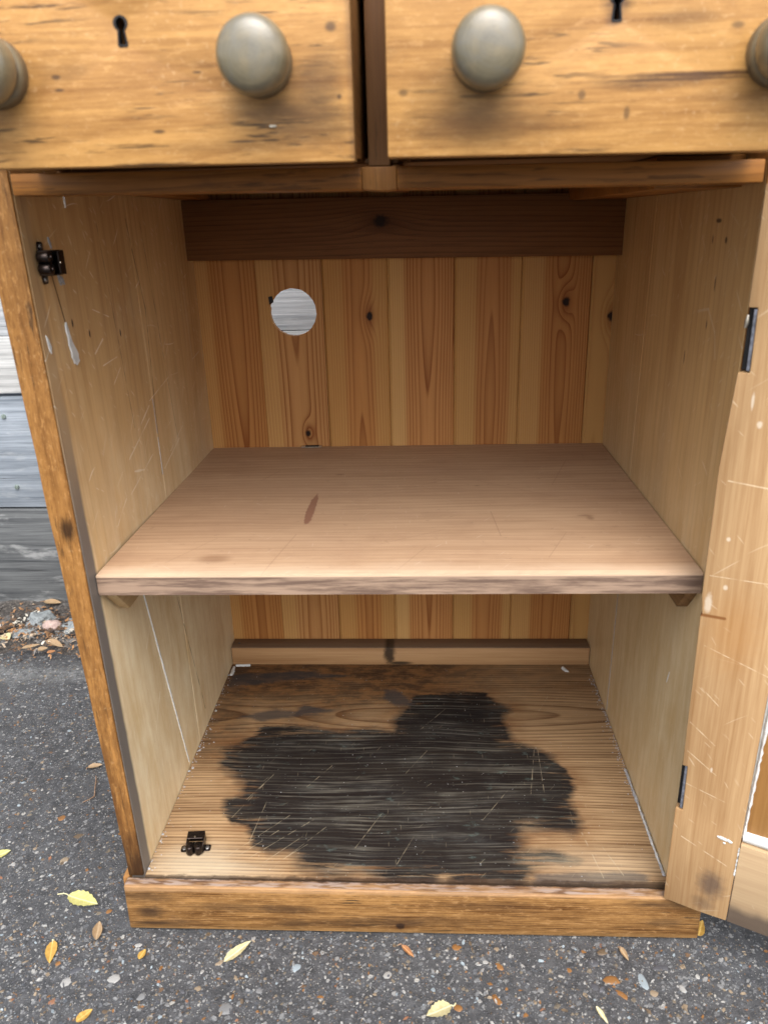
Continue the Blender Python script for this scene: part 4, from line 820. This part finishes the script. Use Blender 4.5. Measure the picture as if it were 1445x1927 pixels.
bead('filler_patch', (.102, .7545), (.1015, .7445), .0008, .0007, 8, lwf, WHITE, cup, .3)
for k in range(5): bead('filler_patch', (.425 + k * .006, .651 + random.uniform(-.003, .003)), (.428 + k * .006, .640 + random.uniform(-.004, .004)), .0007, .0004, 6, lwf, LILAC, cup, .5, True)
rwf = lambda u, v, d: (xr(u, v) + d, u, v)
JR = lambda z: .3382 - .018 * z / .753
bead('filler_line', (JR(.355), .355), (JR(.004), .004), .0004, .0004, 60, rwf, LILAC, cup, .6)
bead('filler_patch', (.0835, .231), (.0895, .2135), .0009, .0007, 12, rwf, WHITE, cup, .3, True)
ff = lambda u, v, d: (u, v, -d)
bead('filler_line', (xr(.20, 0) - .0028, .20), (xr(.012, 0) - .0022, .012), .0017, .0016, 90, ff, LILAC, cup, .5)
bead('filler_line', (xr(.13, 0) - .0032, .13), (xr(.03, 0) - .0028, .03), .0010, .0022, 50, ff, WHITE, cup, .6)
for p, q, w_ in (((-.304, .4655), (-.3035, .4400), .0028), ((-.302, .4698), (-.277, .4715), .0018), ((.262, .4655), (.2685, .4520), .0030)):
    bead('filler_patch', p, q, w_, .0030, 10, ff, WHITE, cup, .25)
bm = bmesh.new(); prng2 = random.Random(9)                                   # crumbs of plaster and dust in the corners: uncountable
def crumb(x, y, r_, z=0):
    sg = 5; ph = prng2.uniform(0, 6); vs = [bm.verts.new((x + r_ * prng2.uniform(.7, 1.2) * math.cos(ph + k * 1.257), y + r_ * prng2.uniform(.7, 1.2) * math.sin(ph + k * 1.257), z)) for k in range(sg)]
    t_ = bm.verts.new((x, y, z + r_ * .8))
    for k in range(sg): bm.faces.new((vs[k], vs[(k + 1) % sg], t_))
for k in range(300):
    y = prng2.uniform(.01, .47); q = prng2.random()
    dens = .35 + .65 * math.exp(-((y - .26) / .09) ** 2)
    if prng2.random() > dens: continue
    crumb(xl(y, 0) + .0012 + prng2.expovariate(1 / .004), y, prng2.lognormvariate(math.log(.0007), .5) if q < .95 else .0024)
for k in range(260):
    y = prng2.uniform(.15, .45); crumb(xr(y, 0) - .0014 - prng2.expovariate(1 / .003), y, prng2.uniform(.0003, .0013))
for k in range(120): crumb(prng2.uniform(-.29, .29), prng2.uniform(.01, .47), prng2.uniform(.0003, .0008))
cr = fin('plaster_crumbs', bm, LILAC, cup, 0); cr['kind'] = 'stuff'
# slim metal clip at the back of the shelf
bm = bmesh.new(); box(bm, -.1665, -.1345, .4975, .5045, .3863, .3885); cl = fin('shelf_clip', bm, NICKEL, cup, .0004, 1)
bm = bmesh.new(); box(bm, -.160, -.1385, .4968, .5035, .3880, .3892); fin('clip_slot', bm, BLACKM, cl, .0002, 1)

# ================================================================== LEAVES AND BITS ON THE GROUND
def leaf_mat(name, base, vein, spot, spotamt=.3, under=None):
    n = NT(name); X, Y, Z = n.obj()
    a = n.noise(X, Y, 0, 4, .65, 130); b = n.noise(X, Y, 5, 3, .6, 420)
    mid = n.ss(n.mul(n.m('ABSOLUTE', Y), -1), -.0011, -.0004)
    side = n.m('FRACT', n.mul(n.add(X, n.mul(n.m('ABSOLUTE', Y), -.8)), 170)); sv = n.mul(n.ss(side, .86, .97), .35)
    col = n.mix(n.mul(n.ss(a, .35, .7), .55), base, (base[0] * .72, base[1] * .66, base[2] * .5, 1))
    col = n.mix(n.mx(n.mul(mid, .75), sv), col, vein); col = n.mix(n.mul(n.ss(b, .66, .72), spotamt), col, spot)
    n.b.inputs['Subsurface Weight'].default_value = 0
    return n.finish(col, .5, n.add(a, n.mul(mid, 1.5)), .3, .0006, spec=.4)
YEL = leaf_mat('leaf_yellow_green', (.40, .385, .14, 1), (.55, .54, .31, 1), (.16, .12, .05, 1), .5)
GOLD = leaf_mat('leaf_golden', (.38, .23, .05, 1), (.5, .34, .1, 1), (.24, .11, .03, 1), .5)
CREAM = leaf_mat('leaf_pale_cream', (.44, .40, .23, 1), (.6, .57, .4, 1), (.4, .3, .14, 1), .15)
TAN = leaf_mat('leaf_dry_tan', (.29, .20, .115, 1), (.36, .27, .17, 1), (.12, .07, .04, 1), .4)
RUST = leaf_mat('leaf_dry_rust', (.26, .12, .05, 1), (.42, .22, .1, 1), (.1, .05, .03, 1), .4)
STEMM = plain('leaf_stem', (.6, .56, .34, 1), .5, 0, .2, 200)
TWIG = plain('twig_bark', (.30, .19, .12, 1), .7, 0, .4, 300)
def leaf(label, p, q, wid, mat, curl=.15, serr=.06, stem=.25, group=None, lift=.0022, fold=.25, seed=0, cat='leaf', name='leaf', zb=None):
    """ovate leaf whose blade runs from p (stalk end) to q (tip) on the ground"""
    rg = random.Random(seed); L = math.hypot(q[0] - p[0], q[1] - p[1]); N = 13; rows = []; bm = bmesh.new()
    for i in range(N + 1):
        t_ = i / N; hw = wid / 2 * (math.sin(math.pi * t_ ** .82) ** .8 if 0 < t_ < 1 else 0) * (1 + (serr if i % 2 else -serr) + rg.uniform(-serr, serr) * .5)
        zc_ = lift * (1 - .3 * t_) + curl * L * .25 * (t_ - .45) ** 2 + rg.uniform(-.0002, .0002); x = L * t_
        if hw < 1e-6: rows.append([bm.verts.new((x, 0, zc_))] * 5); continue
        sh = -hw * .12
        rows.append([bm.verts.new((x + sh * abs(s_), hw * s_, zc_ + fold * hw * abs(s_) ** 1.4 + rg.uniform(-.0002, .0002) + (curl * hw * .5 * s_))) for s_ in (-1, -.5, 0, .5, 1)])
    for a, b in zip(rows[:-1], rows[1:]):
        for k in range(4):
            f_ = []
            for v in (a[k], a[k + 1], b[k + 1], b[k]):
                if v not in f_: f_.append(v)
            if len(f_) >= 3: bm.faces.new(f_)
    r = bmesh.ops.extrude_face_region(bm, geom=list(bm.faces)); bmesh.ops.translate(bm, verts=[g for g in r['geom'] if isinstance(g, bmesh.types.BMVert)], vec=(0, 0, -.0004))
    z0 = zb if zb is not None else GZ + gz(*p)
    o = fin(name, bm, mat, None, 0, smooth=True, loc=(p[0], p[1], z0 + .0008)); o.rotation_euler = (0, 0, math.atan2(q[1] - p[1], q[0] - p[0])); tag(o, label, cat, group)
    if stem:
        bm = bmesh.new(); tube(bm, [(-L * stem * k / 4, .0015 * math.sin(k), lift * (1 - k * .2) + .0003 + curl * L * .25 * .2 * (1 - k / 5)) for k in range(5)][::-1] + [(L * .1, 0, lift + .0002 + curl * L * .25 * .12)], [.0009, .0008, .0007, .0007, .0006, .0004], 6)
        fin('stalk', bm, STEMM if mat in (YEL, CREAM, GOLD) else TWIG, o, 0, smooth=True)
    return o
leaf('yellow green serrated leaf with a white stalk lying left of the plinth', (-.4225, .028), (-.380, .016), .020, YEL, .2, .08, .35, seed=1)
leaf('small golden pointed leaf on tarmac below the yellow green leaf', (-.4135, -.037), (-.4045, -.066), .0135, GOLD, .25, .04, .1, seed=2)
leaf('long pale cream leaf lying on tarmac just below the plinth', (-.2045, -.058), (-.179, -.029), .0115, CREAM, .12, .03, 0, seed=3)
leaf('pale yellow leaf with white midrib at the bottom middle of the photo', (.0525, -.107), (.026, -.119), .018, CREAM, .2, .1, .2, seed=4)
leaf('yellow leaf with a dark tip at the left edge of the photo', (-.556, .088), (-.535, .104), .014, YEL, .2, .05, 0, seed=5)
leaf('small amber leaf at the bottom left beside a grey stone', (-.345, -.134), (-.333, -.119), .010, GOLD, .2, .05, 0, seed=6)
lf = leaf('bright yellow leaf standing against the right end of the plinth', (.3440, -.0105), (.3640, -.0105), .011, GOLD, .15, .06, 0, seed=7, fold=.3); lf.rotation_euler = (0, R(-72), R(50)); lf.location.z = GZ + .0015
leaf('folded dry brown leaf on tarmac left of the plinth corner', (-.3625, -.034), (-.369, -.007), .011, TAN, .3, .03, 0, seed=8, fold=.6)
leaf('tan dry leaf on tarmac beside the thin twig', (-.4985, .276), (-.478, .284), .009, TAN, .3, .04, .1, seed=9, fold=.5)
leaf('small yellow scrap of leaf on tarmac under the plinth corner', (-.303, -.058), (-.300, -.044), .008, GOLD, .1, .05, 0, seed=10)
leaf('thin rust brown leaf lying on tarmac below the middle of the plinth', (-.002, -.034), (.0125, -.049), .006, RUST, .4, .05, .2, seed=11, fold=.7)
leaf('curled tan leaf on tarmac below the right half of the plinth', (.248, -.030), (.254, -.047), .006, TAN, .4, .05, .1, seed=12, fold=.7)
leaf('slim bleached leaf at the bottom right of the photo', (.206, -.104), (.2145, -.123), .005, CREAM, .2, .04, 0, seed=13)
SZ0 = GZ + .008
leaf('large pale green leaf on the soil at the left edge of the photo', (-.838, .676), (-.815, .660), .022, CREAM, .3, .05, .1, seed=21, zb=SZ0)
leaf('dry tan leaf curled on the soil in front of the pink stone', (-.735, .652), (-.690, .628), .016, TAN, .4, .04, .1, seed=22, zb=SZ0, fold=.6)
leaf('flat dry leaf on the soil left of the curled tan one', (-.772, .624), (-.742, .640), .010, TAN, .3, .04, 0, seed=23, zb=SZ0)
leaf('long tan leaf lying along the foot of the fence', (-.812, .812), (-.77, .806), .018, TAN, .2, .02, .2, seed=24, zb=GZ + .016)
leaf('small orange leaf scrap on the soil below the curled tan leaf', (-.716, .612), (-.702, .620), .010, RUST, .3, .1, 0, seed=25, zb=SZ0 - .003)
leaf('broken brown leaf piece on the soil beside the flat dry leaf', (-.738, .620), (-.722, .630), .014, TAN, .3, .1, 0, seed=26, zb=SZ0 - .002)
bm = bmesh.new(); tube(bm, [(0, 0, .002), (.006, -.014, .004), (.010, -.028, .0035), (.0155, -.045, .002), (.010, -.052, .002), (.003, -.058, .0018)], [.0008, .0009, .0009, .001, .0009, .0006], 6)
tw = fin('twig', bm, TWIG, None, 0, smooth=True, loc=(-.4775, .256, GZ + .0008)); tag(tw, 'thin bent brown twig lying on tarmac left of the cupboard', 'twig')
bm = bmesh.new(); tube(bm, [(0, 0, .004), (.022, .020, .009), (.040, .046, .008), (.055, .060, .012)], [.001, .0014, .0013, .0008], 6)
tw = fin('twig', bm, BLACKM, None, 0, smooth=True, loc=(-.862, .672, GZ + .004)); tag(tw, 'dark thin twig lying across the soil at the left edge of the photo', 'twig')
def rock(label, loc, sc, mat, sub, seed, ang=.25):
    bm = bmesh.new(); bmesh.ops.create_icosphere(bm, subdivisions=sub, radius=1); rg = random.Random(seed); off = rg.uniform(0, 50)
    from mathutils import noise as mno
    for v in bm.verts:
        d = mno.noise(v.co * 1.4 + Vector((off, 0, 0))) * ang + mno.noise(v.co * 4 + Vector((0, off, 0))) * ang * .35 + mno.noise(v.co * 11 + Vector((0, 0, off))) * ang * .14
        v.co = Vector((v.co.x * sc[0], v.co.y * sc[1], v.co.z * sc[2])) * (1 + d)
    o = fin('rock', bm, mat, None, 0, smooth=True, loc=loc); tag(o, label, 'stone'); return o
LUMP = stone_mat('mortar_lump', (.25, .275, .28, 1), (.10, .11, .115, 1), .9); PINK = stone_mat('pink_stone', (.42, .31, .27, 1), (.27, .2, .18, 1), .7)
rock('rough pale lump of old mortar half buried in the soil', (-.792, .745, GZ + .006), (.030, .034, .018), LUMP, 4, 3, .5)
rock('smooth pinkish stone leaning against the mortar lump', (-.752, .715, GZ + .012), (.020, .014, .012), PINK, 3, 4, .25)
rock('jagged grey mortar piece beside the cupboard foot on the soil', (-.705, .722, GZ + .004), (.034, .036, .012), LUMP, 4, 8, .6)
rock('low flat mortar crust on the soil in front of the lump', (-.80, .690, GZ + .004), (.034, .016, .008), LUMP, 3, 9, .5)
# litter of chips, bark and dry leaf flakes on the soil: uncountable
def litter_mat():
    n = NT('leaf_litter'); X, Y, Z = n.obj()
    v = n.voro(n.mul(X, 60), n.mul(Y, 60), 0); sep = n.t.nodes.new('ShaderNodeSeparateColor'); n.t.links.new(v.outputs['Color'], sep.inputs[0])
    return n.finish(n.ramp(sep.outputs[0], [(0, (.10, .06, .035, 1)), (.25, (.24, .13, .06, 1)), (.45, (.04, .03, .025, 1)), (.6, (.33, .17, .07, 1)), (.72, (.36, .28, .2, 1)), (.85, (.15, .14, .13, 1)), (.94, (.5, .47, .4, 1))], True), .75)
bm = bmesh.new(); lr = random.Random(77)
for k in range(2400):
    x, y = lr.uniform(-1.0, -.45), lr.triangular(.585, .825, .70)
    L = lr.lognormvariate(math.log(.0055), .5); L = min(L, .022); w_ = L * lr.uniform(.12, .5); a = lr.uniform(0, 6.3); z = GZ + (.010 if y > .65 else .0005 + .0095 * max(0, (y - .60) / .05)) + lr.uniform(-.001, .004); ti = lr.uniform(-.5, .5) * L; c, s_ = math.cos(a), math.sin(a)
    up = [(-L / 2, -w_ / 2, -ti / 2), (0, -w_ / 2 * 1.3, .15 * L), (L / 2, -w_ / 4, ti / 2), (L / 2, w_ / 4, ti / 2), (0, w_ / 2 * 1.3, .12 * L), (-L / 2, w_ / 2, -ti / 2)]
    vs = [bm.verts.new((x + c * p - s_ * q, y + s_ * p + c * q, z + h)) for p, q, h in up]; vb = [bm.verts.new((v.co.x, v.co.y, v.co.z - .0006)) for v in vs]
    for f_ in ((0, 1, 4, 5), (1, 2, 3, 4)):
        bm.faces.new([vs[i] for i in f_]); bm.faces.new([vb[i] for i in f_][::-1])
    for i in range(6): bm.faces.new((vs[(i + 1) % 6], vs[i], vb[i], vb[(i + 1) % 6]))
li = fin('leaf_litter', bm, litter_mat(), None, 0); tag(li, 'brown litter of dry leaf flakes and bark chips along the fence', 'leaf litter', kind='stuff')
